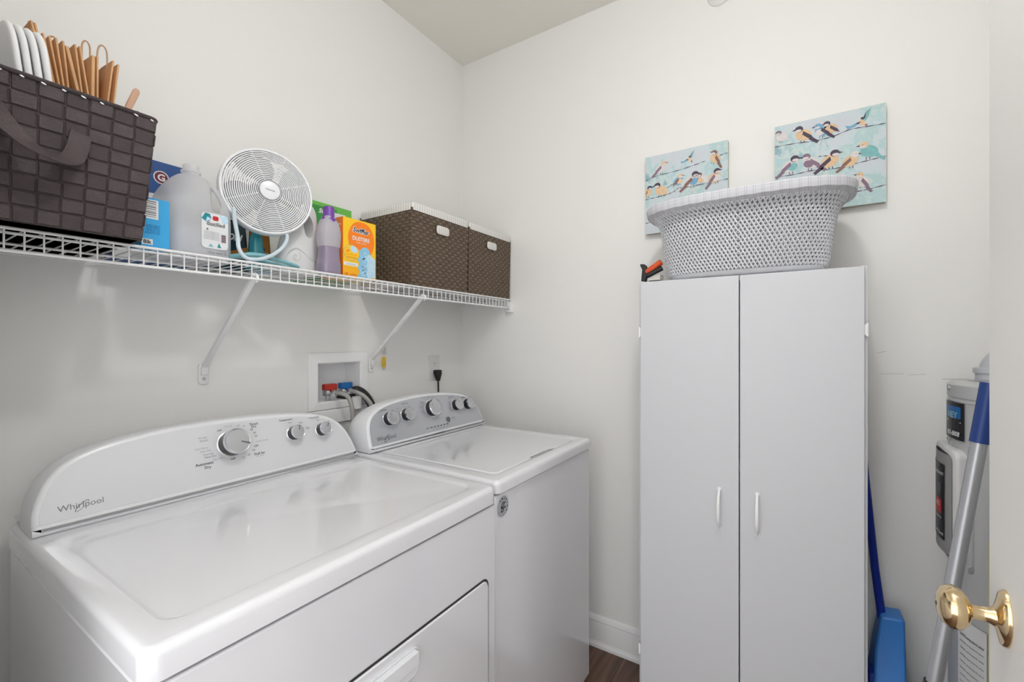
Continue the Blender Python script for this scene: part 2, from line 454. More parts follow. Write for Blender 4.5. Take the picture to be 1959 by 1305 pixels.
def console(t, outline, y0, z0, yb, shell_inset, fm, x0, x1):
    """arched control console: shell body and printed fascia"""
    n = len(outline)
    cx = sum(p[0] for p in outline) / n; cz = sum(p[1] for p in outline) / n
    def ins(o, k=0):
        out = []
        for i in range(n):
            a = Vector(outline[i - 1]); c = Vector(outline[(i + 1) % n]); tt = (c - a).normalized(); nn = Vector((-tt.y, tt.x))
            p = Vector(outline[i])
            if nn.dot(Vector((cx, cz)) - p) < 0: nn = -nn
            out.append(p + nn * o)
        return out
    b = MB(); rings = []
    for o, f in ((.012, .006), (.006, .0052), (.002, .003), (0, -.001)):
        rings.append([plane(p.x, p.y, y0, z0, f) for p in ins(o)])
    # rounded shoulders running back to the wall side
    for o, yy, sc in ((0, y0 + .09, 1.0), (.006, yb - .015, .96), (.016, yb, .90)):
        rings.append([Vector((p.x, max(yy, y0 + LEAN * (p.y - z0) + .012), z0 + (p.y - z0) * sc)) for p in ins(o)])
    b.loft(rings, 'console'); b.build('console', t, smooth=50)
    b = MB(); q = ins(shell_inset)
    zmin = min(p[1] for p in outline)
    q = [Vector((p.x, max(p.y, zmin + shell_inset + .008))) for p in q]
    b.loft([[plane(p.x, p.y, y0, z0, .0055) for p in q], [plane(p.x, p.y, y0, z0, .0068) for p in q]], fm)
    return b

def knob(t, x, z, y0, z0, r, h, rot, name='knob', lab=None, dot=False):
    mx = pm(x, z, y0, z0, .0068)
    b = MB().lathe([(r * 1.06, 0), (r * 1.06, .0012), (r * 1.0, .0022)], 'chrome', 36, mx)
    b.lathe([(r * .97, .002), (r * .97, h * .5), (r * .955, h * .80)], 'blackgl', 36, mx)
    k = b.build(name, t, smooth=40)
    b = MB().lathe([(r * .98, h * .78), (r * 1.0, h * .9), (r * .95, h), (r * .88, h - .0008)], 'chrome', 36, mx)
    b.lathe([(r * .88, h - .0012), (r * .86, h - .0004), (r * .3, h + .0004), (.001, h + .0006)], 'silver', 36, mx)
    m2 = mx @ Matrix.Rotation(rot, 4, 'Z')
    if dot: b.ell(0, r * .62, .0018, .0018, 'ink', m2, h + .0012)
    else: b.box(-r * .045, r * .045, r * .25, r * .92, h, h + .0014, 'ink', m2)
    b.build('knob_cap', k, smooth=40)

def wordmark(b, x, z, y0, z0, w, m):
    mx = pm(x, z, y0, z0, .0069)
    b.text('Whirlpool', m, mx, width=w, z=.0003, bold=-.008)
    pts = []
    for k in range(30):
        a = R_(-55 + 330 * k / 29); pts.append((w * .20 * math.cos(a), w * .055 * math.sin(a)))
    rot = R_(40); pts = [(x_ * math.cos(rot) - y_ * math.sin(rot) + w * .02, x_ * math.sin(rot) + y_ * math.cos(rot) - w * .01, .0006) for x_, y_ in pts]
    b.tube(pts, [w * .004 + w * .006 * math.sin(PI * k / 29) for k in range(30)], m, 5, mx=mx, flat=.2)

# ---- dryer (nearer machine)
DZ = .930
t = thing('dryer', 'white tumble dryer, the nearer machine, with three knobs on a pale console', 'dryer', (0, 0, 0))
dx0, dx1 = .205, .940
b = MB().box(dx0 + .004, dx1 - .004, .662, 1.345, 0.02, DZ - .05, 'enamel')
b.build('body', t, bevel=.006, seg=3)
b = MB(); slab_top(b, dx0, dx1, .648, 1.35, DZ - .045, DZ, .022, (.036, .034, .045, .235), .005, 'enamel')
b.build('top_panel', t, smooth=30)
# front panel with bevelled upper edge, just below the top
b = MB().box(dx0 + .003, dx1 - .003, .652, .664, .03, DZ - .0495, 'enamel'); fp = b.build('front_panel', t, bevel=.0035, seg=3)
b = MB()
ox = rrect(.268, .905, .13, DZ - .218, .022, 6)
mxf = frame((0, .6516, 0), (1, 0, 0), (0, 0, 1))
b.loft([[(x, z, .0) for x, z in ox], [(x, z, .0008) for x, z in ox]], 'dark', mx=mxf); b.build('dark_door_gap', t)  # dark sheet stands in for the shaded gap around the door
b = MB(); ox2 = rrect(.273, .900, .135, DZ - .223, .019, 6)
cx_, cz_ = .5865, .43
b.loft([[(x, z, 0) for x, z in ox2], [(x, z, .0025) for x, z in ox2], [(x + (cx_ - x) * .006, z + (cz_ - z) * .007, .0045) for x, z in ox2]], 'enamel', mx=mxf)
dr = b.build('dryer_door', t, smooth=30)
b = MB(); hr = rrect(.335, .655, .630, DZ - .243, .012, 5); zc = (.630 + DZ - .243) / 2
def sc(pts, k, dy=0): return [(x + (.495 - x) * k, z + (zc - z) * k + dy) for x, z in pts]
b.loft([[(x, z, .0045) for x, z in hr], [(x, z, .0065) for x, z in hr], [(x, z, .0070) for x, z in sc(hr, .02)], [(x, z, .0052) for x, z in sc(hr, .05)]], 'console', mx=mxf)
b.box(.345, .645, zc - .002, DZ - .248, .005, .018, 'console', mxf); b.build('door_handle', dr, bevel=.004, seg=3, label='raised white pull bar')
# lint lid
b = MB(); zl = DZ
q0 = [(.700, 1.192), (.735, 1.135), (.920, 1.110), (.920, 1.192)]
b.loft([[(x, y, zl - .001) for x, y in q0], [(x, y, zl + .0022) for x, y in q0], [(.704, 1.190, zl + .003), (.737, 1.139, zl + .003), (.916, 1.114, zl + .003), (.916, 1.190, zl + .003)]], 'enamel')
b.poly([(.893, 1.168), (.912, 1.163), (.893, 1.180)], 'ink', z=zl + .0034)
b.build('lint_lid', t)
cy0, cz0 = 1.200, DZ
ol = [(.214, 0.0006), (.214, .035), (.223, .068), (.240, .100), (.264, .124), (.300, .141), (.350, .153), (.430, .163), (.520, .1665), (.620, .165), (.720, .160), (.790, .152), (.845, .139), (.885, .120), (.912, .092), (.930, .056), (.940, .020), (.940, .0006)]
ol = [(x, DZ + z) for x, z in ol]
arch = [(p.x, p.y) for p in spline([(x, z, 0) for x, z in ol], 4)]
bf = console(t, arch, cy0, cz0, 1.338, .011, 'dfascia', .21, .94)
wordmark(bf, .2835, DZ + .0385, cy0, cz0, .068, 'ink')
def lbl(s_, x, z, w, m='ink', bold=0): bf.text(s_, m, pm(x, z, cy0, cz0, .0069), width=w, z=.0003, bold=bold)
for s_, x, z, w, m, bd in (('Automatic', .508, DZ + .068, .040, 'inkd', .012), ('Dry', .514, DZ + .058, .014, 'inkd', .012), ('Wrinkle', .512, DZ + .128, .020, 'inkl', 0), ('Shield', .514, DZ + .121, .018, 'inkl', 0),
    ('Cool Down', .506, DZ + .104, .028, 'inkl', 0), ('Less Dry', .515, DZ + .096, .024, 'inkl', 0), ('Normal', .519, DZ + .0885, .022, 'inkl', 0), ('More Dry', .523, DZ + .081, .026, 'ink', 0),
    ('Very Dry', .538, DZ + .0725, .024, 'inkl', 0), ('OFF', .573, DZ + .066, .012, 'inkd', .01), ('10', .598, DZ + .064, .007, 'inkl', 0), ('20', .612, DZ + .068, .007, 'ink', 0),
    ('Fluff Air', .640, DZ + .066, .028, 'inkd', .012), ('No Heat', .640, DZ + .060, .018, 'inkl', 0), ('30', .626, DZ + .077, .007, 'ink', 0), ('OFF', .634, DZ + .086, .012, 'inkd', .01), ('Cool Down', .652, DZ + .097, .032, 'inkl', 0),
    ('40', .638, DZ + .111, .007, 'ink', 0), ('60', .636, DZ + .120, .007, 'ink', 0), ('80', .630, DZ + .129, .007, 'ink', 0), ('Timed', .637, DZ + .1425, .022, 'inkd', .012), ('Dry', .637, DZ + .135, .013, 'inkd', .012),
    ('Touch Up', .573, DZ + .146, .020, 'inkl', 0), ('OFF', .552, DZ + .139, .011, 'inkd', .01), ('10', .598, DZ + .144, .006, 'inkl', 0), ('20', .612, DZ + .141, .006, 'inkl', 0),
    ('Temperature', .727, DZ + .1395, .040, 'inkd', .01), ('Low', .738, DZ + .131, .010, 'ink', 0), ('Med', .770, DZ + .126, .011, 'ink', 0), ('High', .788, DZ + .108, .012, 'ink', 0),
    ('CYCLE SIGNAL', .815, DZ + .1345, .036, 'inkd', .01), ('End of cycle', .816, DZ + .1295, .020, 'inkl', 0), ('Off', .826, DZ + .125, .007, 'ink', 0), ('On', .862, DZ + .118, .006, 'ink', 0)):
    lbl(s_, x, z, w, m, bd)
bf.build('console_fascia', t, smooth=0)
knob(t, .575, DZ + .103, cy0, cz0, .0325, .036, R_(-112))
knob(t, .743, DZ + .100, cy0, cz0, .0200, .028, R_(-18))
knob(t, .831, DZ + .096, cy0, cz0, .0190, .028, R_(-40))

# ---- washer (farther machine)
WZ = .931
t = thing('washing_machine', 'white top-loading washing machine in the corner with a silver-faced console', 'washing machine', (0, 0, 0))
wx0, wx1 = .957, 1.592
b = MB().box(wx0 + .003, wx1 - .003, .668, 1.30, .03, WZ - .040, 'enamel'); b.build('body', t, bevel=.006, seg=3)
b = MB()
for x in (wx0 + .05, wx1 - .05):
    for y in (.71, 1.26): b.lathe([(.02, 0), (.02, .03)], 'black', 16, Matrix.Translation((x, y, 0)))
b.box(wx0 + .01, wx1 - .01, .70, 1.29, .008, .032, 'dark'); b.build('feet', t)
b = MB(); slab_top(b, wx0, wx1, .658, 1.31, WZ - .036, WZ, .018, (.048, .062, .040, .16), .003, 'enamel'); b.build('top_panel', t, smooth=30)
b = MB()
lo = []
x0_, x1_, y0_, y1_ = wx0 + .056, wx1 - .070, .704, 1.140
lo = [(x0_ + .01, y1_), (x0_, y1_ - .01), (x0_, y0_ + .02), (x0_ + .006, y0_ + .006), (x0_ + .02, y0_), (x0_ + .19, y0_), (x0_ + .21, y0_ + .012), (x0_ + .34, y0_ + .012), (x0_ + .36, y0_), (x1_ - .02, y0_), (x1_ - .006, y0_ + .006), (x1_, y0_ + .02), (x1_, y1_ - .01), (x1_ - .01, y1_)]
b.loft([[(x, y, WZ - .003) for x, y in lo], [(x, y, WZ + .0015) for x, y in lo]], 'enamel'); lid = b.build('lid', t, bevel=.0025, seg=3)
MB().box(x0_ + .212, x0_ + .338, y0_ + .001, y0_ + .010, WZ - .0028, WZ - .0012, 'inkl').build('finger_slot', lid)
cy1, cz1 = 1.166, WZ
ol = [(.966, 0.003), (.966, .045), (.973, .085), (.990, .112), (1.018, .131), (1.060, .146), (1.130, .1565), (1.230, .1625), (1.330, .1625), (1.430, .155), (1.500, .144), (1.550, .128), (1.583, .103), (1.607, .068), (1.618, .030), (1.620, .003)]
ol = [((x - .966) * (1.588 - .966) / (1.62 - .966) + .966, WZ + z) for x, z in ol]
arch2 = [(p.x, p.y) for p in spline([(x, z, 0) for x, z in ol], 4)]
bf = console(t, arch2, cy1, cz1, 1.30, .010, 'fascia', .96, 1.6)
wordmark(bf, 1.040, WZ + .037, cy1, cz1, .083, 'inkd')
def lb2(s_, x, z, w, m='ink', bold=0): bf.text(s_, m, pm(x, z, cy1, cz1, .0069), width=w, z=.0003, bold=bold)
kx_ = lambda x: (x - .966) * .951 + .966
for i, (x, z) in enumerate(((1.068, .100), (1.155, .102), (1.300, .108), (1.455, .103), (1.539, .100))):
    r = .036 if i == 2 else .026
    n = 11 if i == 2 else 4
    for k in range(n):
        a = R_(-130 + 260 * k / (n - 1)); rr = r + .017
        if i < 3 or k != n - 1:
            lb2(('Normal', 'Delicate', 'Bulky', 'Rinse', 'Heavy', 'Colors', 'Whites', 'Towels', 'Casual', 'Quick', 'Drain')[k] if i == 2 else ('Auto', 'Low', 'Med', 'High')[k], kx_(x) + rr * math.sin(a), WZ + z + rr * .78 * math.cos(a), .016 if i == 2 else .009, 'ink' if (k % 2) else 'inkl')
for s_, x, z, w in (('Load Size', 1.056, .1285, .028), ('Water Temp', 1.165, .1380, .032), ('Soil Level', 1.432, .1350, .028), ('Options', 1.515, .1255, .024)):
    lb2(s_, kx_(x), WZ + z, w, 'inkd', .01)
for k in range(6): bf.box(-.005, .005, -.0015, .0015, .0004, .0008, 'inkd', pm(kx_(1.275 + k * .019), WZ + .0375, cy1, cz1, .0069))
lb2('Wash', kx_(1.252), WZ + .0375, .015, 'inkd', .01); lb2('Add  Soak  Rinse  Spin  Lock', kx_(1.325), WZ + .029, .085, 'inkl')
lb2('Start', kx_(1.418), WZ + .056, .02, 'ink'); lb2('Pause', kx_(1.418), WZ + .048, .02, 'inkl')
bf.build('console_fascia', t, smooth=0)
for x, z, r, a in ((1.072, .096, .0250, 30), (1.158, .099, .0240, -40), (1.300, .105, .033, 60), (1.450, .100, .0240, 0), (1.527, .096, .0240, 20)):
    knob(t, kx_(x), WZ + z, cy1, cz1, r * .97, .027, R_(a), dot=True)
b = MB().lathe([(.0105, 0), (.0105, .003), (.009, .005), (.002, .0052)], 'ink', 24, pm(kx_(1.381), WZ + .053, cy1, cz1, .0069)); b.build('start_button', t)
# round sticker on the washer front
b = MB(); mx = frame((.994, .6675, H - .445), (1, 0, 0), (0, 0, 1))
b.lathe([(.0275, .0001), (.0275, .0006), (.0272, .0008)], 'silver', 40, mx)
for k, ch in enumerate('AMERICA'):
    a = R_(128 - k * 28); b.text(ch, 'inkd', mx @ Matrix.Translation((.0215 * math.cos(a), .0215 * math.sin(a), 0)) @ Matrix.Rotation(a - PI / 2, 4, 'Z'), height=.0065, z=.0011, bold=.03)
for k, ch in enumerate('MADE'):
    a = R_(215 + k * 28); b.text(ch, 'ink', mx @ Matrix.Translation((.0215 * math.cos(a), .0215 * math.sin(a), 0)) @ Matrix.Rotation(a + PI / 2, 4, 'Z'), height=.004, z=.0011, bold=.02)
for k in range(3):
    b.tube([(-.010 + k * .006, -.001, .001), (-.006 + k * .007, .008, .001), (.001 + k * .006, .013 - k * .002, .001)], .0015, 'inkd', 5, mx=mx, flat=.3)
b.tube([(-.011, .001, .001), (-.004, -.003, .001), (.006, -.004, .001), (.012, -.003, .001)], .0022, 'inkd', 5, mx=mx, flat=.3)
b.tube(spline([(-.005, -.004, .001), (-.009, -.010, .001), (-.003, -.014, .001), (.001, -.009, .001), (-.004, -.004, .001)], 4), .0019, 'inkd', 5, mx=mx, flat=.3)
b.build('sticker', t, smooth=0, label='round silver and black sticker')

# ------------------------------------------------------------------ washer supply box, hoses, outlet
t = thing('washer_supply_box', 'white recessed wall box with red and blue valves behind the machines', 'valve box', (0, 0, 0))
b = MB()
X0, X1, Z0, Z1 = .932, 1.190, H - .250, H - .044
ix0, ix1, iz0, iz1 = .972, 1.154, H - .223, H - .083
def fr(x0, x1, z0, z1, y): return [(x0, y, z0), (x1, y, z0), (x1, y, z1), (x0, y, z1)]
b.loft([fr(X0, X1, Z0, Z1, YA - .0003), fr(X0 + .001, X1 - .001, Z0, Z1, YA - .008), fr(ix0 - .004, ix1 + .004, iz0 - .004, iz1 + .004, YA - .010), fr(ix0, ix1, iz0, iz1, YA - .006),
        fr(ix0 + .003, ix1 - .003, iz0 + .003, iz1 - .003, YA + .085)], 'whitep', cap0=False)
b.build('recess_frame', t, smooth=0)
b = MB().box(X0 + .005, X1 - .003, YA - .012, YA - .0005, Z0 - .055, Z0 - .004, 'whitep').lathe([(.022, 0), (.022, .05)], 'whitep', 24, Matrix.Translation((1.125, YA - .018, Z0 - .012)))
b.build('drain_cover', t, bevel=.002)
for x, m in ((1.030, 'red'), (1.098, 'blue')):
    b = MB().box(x - .017, x + .017, YA + .004, YA + .030, H - .205, H - .183, 'silver').lathe([(.011, 0), (.011, .02)], 'chrome', 6, Matrix.Translation((x - .004, YA + .017, iz0 + .002)))
    b.lathe([(.012, 0), (.0135, .004), (.0135, .018), (.010, .022)], 'chrome', 20, frame((x + .004, YA + .006, H - .193), (1, 0, 0), (0, 0, 1)))
    v = b.build('valve', t, bevel=.001)
    MB().box(x - .026, x + .024, YA - .004, YA + .022, H - .182, H - .160, m).build('valve_handle', v, bevel=.003, label=('red' if m == 'red' else 'blue') + ' lever')
for i, (p, lab) in enumerate((([(1.034, 1.448, H - .193), (1.038, 1.415, H - .193), (1.050, 1.392, H - .205), (1.060, 1.383, H - .24), (1.064, 1.380, H - .30), (1.062, 1.380, H - .42), (1.06, 1.40, .60)], 'braided steel water hose on the red valve'),
                              ([(1.102, 1.448, H - .193), (1.106, 1.415, H - .195), (1.122, 1.388, H - .212), (1.140, 1.372, H - .245), (1.155, 1.365, H - .30), (1.16, 1.37, H - .40), (1.15, 1.40, .60)], 'braided steel water hose on the blue valve'))):
    h = thing('water_hose', lab, 'hose', p[0], group=None)
    q = [Vector(a) - Vector(p[0]) for a in spline(p, 8)]
    MB().tube(q, .0082, 'steel', 12).build('braided_hose', h)
    MB().lathe([(.014, 0), (.014, .012), (.010, .02)], 'chrome', 16, frame((0, .008, 0), (1, 0, 0), (0, 0, 1))).build('coupling', h)
p = [(1.092, 1.50, H - .212), (1.104, 1.455, H - .210), (1.124, 1.440, H - .190), (1.158, 1.425, H - .215), (1.185, 1.418, H - .27), (1.190, 1.42, H - .36), (1.19, 1.42, .62)]
tag(MB().tube(spline(p, 8), .016, 'black', 12).build('drain_hose'), 'black corrugated drain hose running down behind the washing machine', 'hose')
# duplex outlet and plug
t = thing('wall_outlet', 'white electrical outlet on the wall above the washing machine', 'outlet', (1.582, YA, H - .128))
mx = frame((0, 0, 0), (1, 0, 0), (0, 0, 1))
b = MB().loft([[(x, z, 0) for x, z in rrect(-.038, .038, -.060, .060, .003)], [(x, z, .003) for x, z in rrect(-.038, .038, -.060, .060, .003)], [(x, z, .0055) for x, z in rrect(-.034, .034, -.056, .056, .003)]], 'bpl', mx=mx); b.build('cover_plate', t)
for zc in (.020, -.020):
    b = MB().loft([[(x, z + zc, .005) for x, z in rrect(-.017, .017, -.014, .014, .008)], [(x, z + zc, .0075) for x, z in rrect(-.017, .017, -.014, .014, .008)]], 'bpl', mx=mx)
    b.box(-.008, -.006, zc - .002, zc + .007, .0074, .0079, 'dark', mx).box(.006, .008, zc - .002, zc + .007, .0074, .0079, 'dark', mx).ell(0, zc - .008, .0025, .0025, 'dark', mx, .0079)
    b.build('receptacle', t)
t = thing('power_cord', 'black plug and cord in the lower socket of the wall outlet', 'power cord', (1.585, YA - .008, H - .150))
b = MB().loft([[(-.017, -.002, .013), (.017, -.002, .013), (.017, -.028, .013), (-.017, -.028, .013)], [(-.017, -.002, -.002), (.017, -.002, -.002), (.016, -.03, -.004), (-.016, -.03, -.004)],
               [(-.006, -.010, -.040), (.008, -.010, -.040), (.008, -.026, -.040), (-.006, -.026, -.040)]], 'black'); b.build('plug', t, bevel=.004, seg=3)
MB().tube(spline([(.001, -.018, -.038), (.002, -.018, -.08), (.002, -.018, -.12), (0, -.02, -.2), (0, -.02, -.4)], 5), .0042, 'black', 10).build('cord', t)
# key ring hanging on the wall by the second shelf bracket
t = thing('key_ring', 'small metal hook with an amber key tag beside the right shelf bracket', 'key ring', (1.262, YA, H - .030))
b = MB().lathe([(.009, .0005), (.009, .003), (.005, .006), (.004, .02), (.006, .022)], 'silver', 16, mx)
b.tube(spline([(0, .004, .019), (.006, .001, .022), (.006, -.008, .02), (0, -.012, .018), (-.006, -.008, .018), (-.006, 0, .018)], 4, True), .0018, 'chrome', 6, True, mx); b.build('hook', t)
b = MB().box(-.004, .010, -.030, -.014, .010, .013, 'silver', mx @ Matrix.Rotation(R_(28), 4, 'Z')); b.build('key', t, bevel=.001)
b = MB().loft([[(x, z, .006) for x, z in rrect(.002, .018, -.080, -.036, .007)], [(x, z, .012) for x, z in rrect(.002, .018, -.080, -.036, .007)]], 'tag', mx=mx)
b.tube([(.010 + .006 * math.cos(a), -.080 + .010 * math.sin(a), .009) for a in [R_(180 + 20 * k) for k in range(10)]], .0012, 'chrome', 6, mx=mx); b.build('key_tag', t, label='translucent amber tag')

# ------------------------------------------------------------------ wire shelf
SZ = 1.500; SY = 1.158
t = thing('wire_shelf', 'white wire shelf running the full length of the left wall', 'shelf', (0, 0, 0))
b = MB(); xs = -.05 + .0125
b = MB(); x = .075
while x < 1.795:
    b.tube([(x, YA - .006, SZ - .003), (x, SY + .004, SZ - .003), (x, SY, SZ - .006), (x, SY, SZ - .042)], .0015, 'white', 6); x += .0245
b.build('deck_wires', t)
b = MB()
for y, z, r in ((SY - .003, SZ - .003, .0030), (SY - .003, SZ - .043, .0032), (SY + .013, SZ - .009, .0026), (SY + .15, SZ - .0085, .0028), (YA - .010, SZ - .0085, .0028)):
    b.tube([(.065, y, z), (1.794, y, z)], r, 'white', 8)
b.build('rails', t)
for x in (.605, 1.211):
    b = MB()
    p0 = Vector((x - .003, SY + .006, SZ - .030)); p1 = Vector((x, YA - .008, H - .075))
    dirv = (p1 - p0).normalized()
    b.loft([[p0 + Vector((sx * .0065, 0, 0)) + Vector((0, sz * .004, sz * .004)) for sx, sz in ((-1, -1), (1, -1), (1, 1), (-1, 1))],
            [p1 + Vector((sx * .0065, 0, 0)) + Vector((0, sz * .004, sz * .004)) for sx, sz in ((-1, -1), (1, -1), (1, 1), (-1, 1))]], 'white')
    mw = frame((x, YA - .0004, H - .096), (1, 0, 0), (0, 0, 1))
    b.loft([[(q[0], q[1], 0) for q in rrect(-.013, .013, -.030, .030, .008)], [(q[0], q[1], .005) for q in rrect(-.013, .013, -.030, .030, .008)], [(q[0], q[1], .006) for q in rrect(-.011, .011, -.028, .028, .007)]], 'white', mx=mw)
    b.box(-.0085, .0085, -.002, .022, .004, .014, 'white', mw)
    b.lathe([(.0045, .006), (.0045, .0075), (.002, .008)], 'silver', 12, mw @ Matrix.Translation((0, -.014, 0)))
    b.tube([(x - .003, SY + .010, SZ - .028), (x - .003, SY - .002, SZ - .034), (x - .003, SY - .004, SZ - .043), (x - .003, SY + .004, SZ - .049)], .004, 'white', 8)
    b.build('support_bracket', t, bevel=.0008)
b = MB().box(XB - .022, XB - .0004, SY - .012, SY + .020, SZ - .062, SZ - .012, 'white').box(XB - .008, XB - .0004, SY - .008, YA - .02, SZ - .015, SZ - .004, 'white')
b.lathe([(.005, 0), (.004, .003)], 'silver', 12, frame((XB - .022, SY + .004, SZ - .045), (0, -1, 0), (0, 0, 1))); b.build('end_bracket', t, bevel=.002)

# ------------------------------------------------------------------ woven containers
def weave_face(b, P0, P1, P2, P3, nu, nv, h, m1, m2, gap=.06, skip=None):
    """basket weave between corners P0(bl) P1(br) P2(tr) P3(tl)"""
    P0, P1, P2, P3 = map(Vector, (P0, P1, P2, P3))
    n = (P1 - P0).cross(P3 - P0).normalized()
    def P(u, v): return P0 * (1 - u) * (1 - v) + P1 * u * (1 - v) + P2 * u * v + P3 * (1 - u) * v
    for j in range(nv):
        for i in range(nu):
            if skip and skip(i, j): continue
            over = (i + j) % 2
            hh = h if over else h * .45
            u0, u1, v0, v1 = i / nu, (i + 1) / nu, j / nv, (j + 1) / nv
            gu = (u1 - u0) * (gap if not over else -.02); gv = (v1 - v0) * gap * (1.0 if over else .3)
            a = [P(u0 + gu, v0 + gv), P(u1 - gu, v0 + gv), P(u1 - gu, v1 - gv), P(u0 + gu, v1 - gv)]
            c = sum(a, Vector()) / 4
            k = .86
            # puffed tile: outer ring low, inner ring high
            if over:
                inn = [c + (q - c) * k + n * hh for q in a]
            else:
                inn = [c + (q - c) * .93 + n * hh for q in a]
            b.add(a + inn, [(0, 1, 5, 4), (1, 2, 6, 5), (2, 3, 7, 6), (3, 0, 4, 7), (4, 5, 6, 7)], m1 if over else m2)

# -- dark strap basket
t = thing('woven_strap_basket', 'large dark brown woven strap basket at the left end of the shelf', 'basket', (0, 0, 0))
z0, z1 = SZ + .001, H + .448
bx = ((.055, .350), (.036, .371)); by = ((1.108, 1.440), (1.098, 1.450))
b = MB()
c0 = [(bx[0][0], by[0][0], z0), (bx[0][1], by[0][0], z0), (bx[0][1], by[0][1], z0), (bx[0][0], by[0][1], z0)]
c1 = [(bx[1][0], by[1][0], z1), (bx[1][1], by[1][0], z1), (bx[1][1], by[1][1], z1), (bx[1][0], by[1][1], z1)]
for i in range(4):
    j = (i + 1) % 4
    weave_face(b, c0[i], c0[j], c1[j], c1[i], 10, 9, .0026, 'weave', 'weaved', .06)
k = .008
def insq(c, d): return [(c[0][0] + d, c[0][1] + d, c[0][2]), (c[1][0] - d, c[1][1] + d, c[1][2]), (c[2][0] - d, c[2][1] - d, c[2][2]), (c[3][0] + d, c[3][1] - d, c[3][2])]
b.loft([insq(c0, .0005), insq(c1, .0005)], 'weaved', True, False); b.loft([insq(c0, .004), insq(c1, .004)], 'weaved', True, False)
b.build('basket_wall', t, smooth=0, fix=False)
b = MB(); rim = []
for (x, y, z) in c1: rim.append((x, y, z))
rp = [(p[0], p[1], z1 + .001) for p in rrect(bx[1][0] - .001, bx[1][1] + .001, by[1][0] - .001, by[1][1] + .001, .012, 4)]
b.tube(rp, .0045, 'weaved', 8, True)
for i in range(14):
    x = bx[1][0] + .02 + i * .0255
    if rnd.random() < .8 and x < .37: b.ell(x, z1 - .004, .0028 + .001 * rnd.random(), .0013, 'whitep', frame((0, by[1][0] - .0045, 0), (1, 0, 0), (0, 0, 1)), .0008, rot=-.3)
b.build('rim', t)
b = MB()
path = spline([(.146, 1.100, H + .392), (.152, 1.086, H + .375), (.166, 1.068, H + .345), (.190, 1.056, H + .318), (.216, 1.052, H + .308), (.236, 1.060, H + .316), (.248, 1.078, H + .340), (.258, 1.098, H + .378)], 8)
rings = []
NP_ = len(path) - 1
for i, p in enumerate(path):
    a = path[max(i - 1, 0)]; c = path[min(i + 1, NP_)]; tt = (c - a).normalized()
    k = abs(2 * i / NP_ - 1)
    face = Vector((0, -1, 0)).lerp(Vector((0, -.25, 1)), (1 - k) ** .8 * .75).normalized()
    w = tt.cross(face)
    if w.length < 1e-4: w = Vector((0, 0, 1))
    w = w.normalized() * .0145; nn = tt.cross(w).normalized() * .0012
    rings.append([p - w - nn, p + w - nn, p + w + nn, p - w + nn])
b.loft(rings, 'weave'); b.build('strap_handle', t)

# contents: trays
tray_p = [((.187, .548), (.197, .474)), ((.197, .550), (.208, .474)), ((.206, .550), (.218, .474)), ((.216, .551), (.230, .472))]
tz = H
where = ('front left of the stack', 'second from the left', 'third from the left', 'beside the paper bags')
for i in range(4):
    xt = (.175, .187, .199, .211)[i]; xb = (.209, .221, .234, .247)[i]
    zt, zb = tz + .562, tz + .26
    lean = (xb - xt) / (zt - zb)
    t = thing('foam_tray', 'white foam tray standing on edge in the strap basket, ' + where[i], 'tray', (xb, 1.27, zb), group='trays in the strap basket')
    mx = frame((0, 0, 0), (0, 1, 0), (-lean, 0, 1))
    L = (zt - zb) * math.sqrt(1 + lean * lean)
    def rr(o, h): return [(p[0], p[1], h) for p in rrect(-.148 + o, .142 - o, 0 + o, L - o, .055 - o * .5, 7)]
    b = MB().loft([rr(.0125, -.0048), rr(.003, -.0044), rr(.0005, -.002), rr(0, .001), rr(.001, .0030), rr(.005, .0045), rr(.010, .0042), rr(.016, -.001), rr(.022, -.0035)], 'foam', True, True, mx=mx)
    b.build('tray_shell', t, smooth=60)
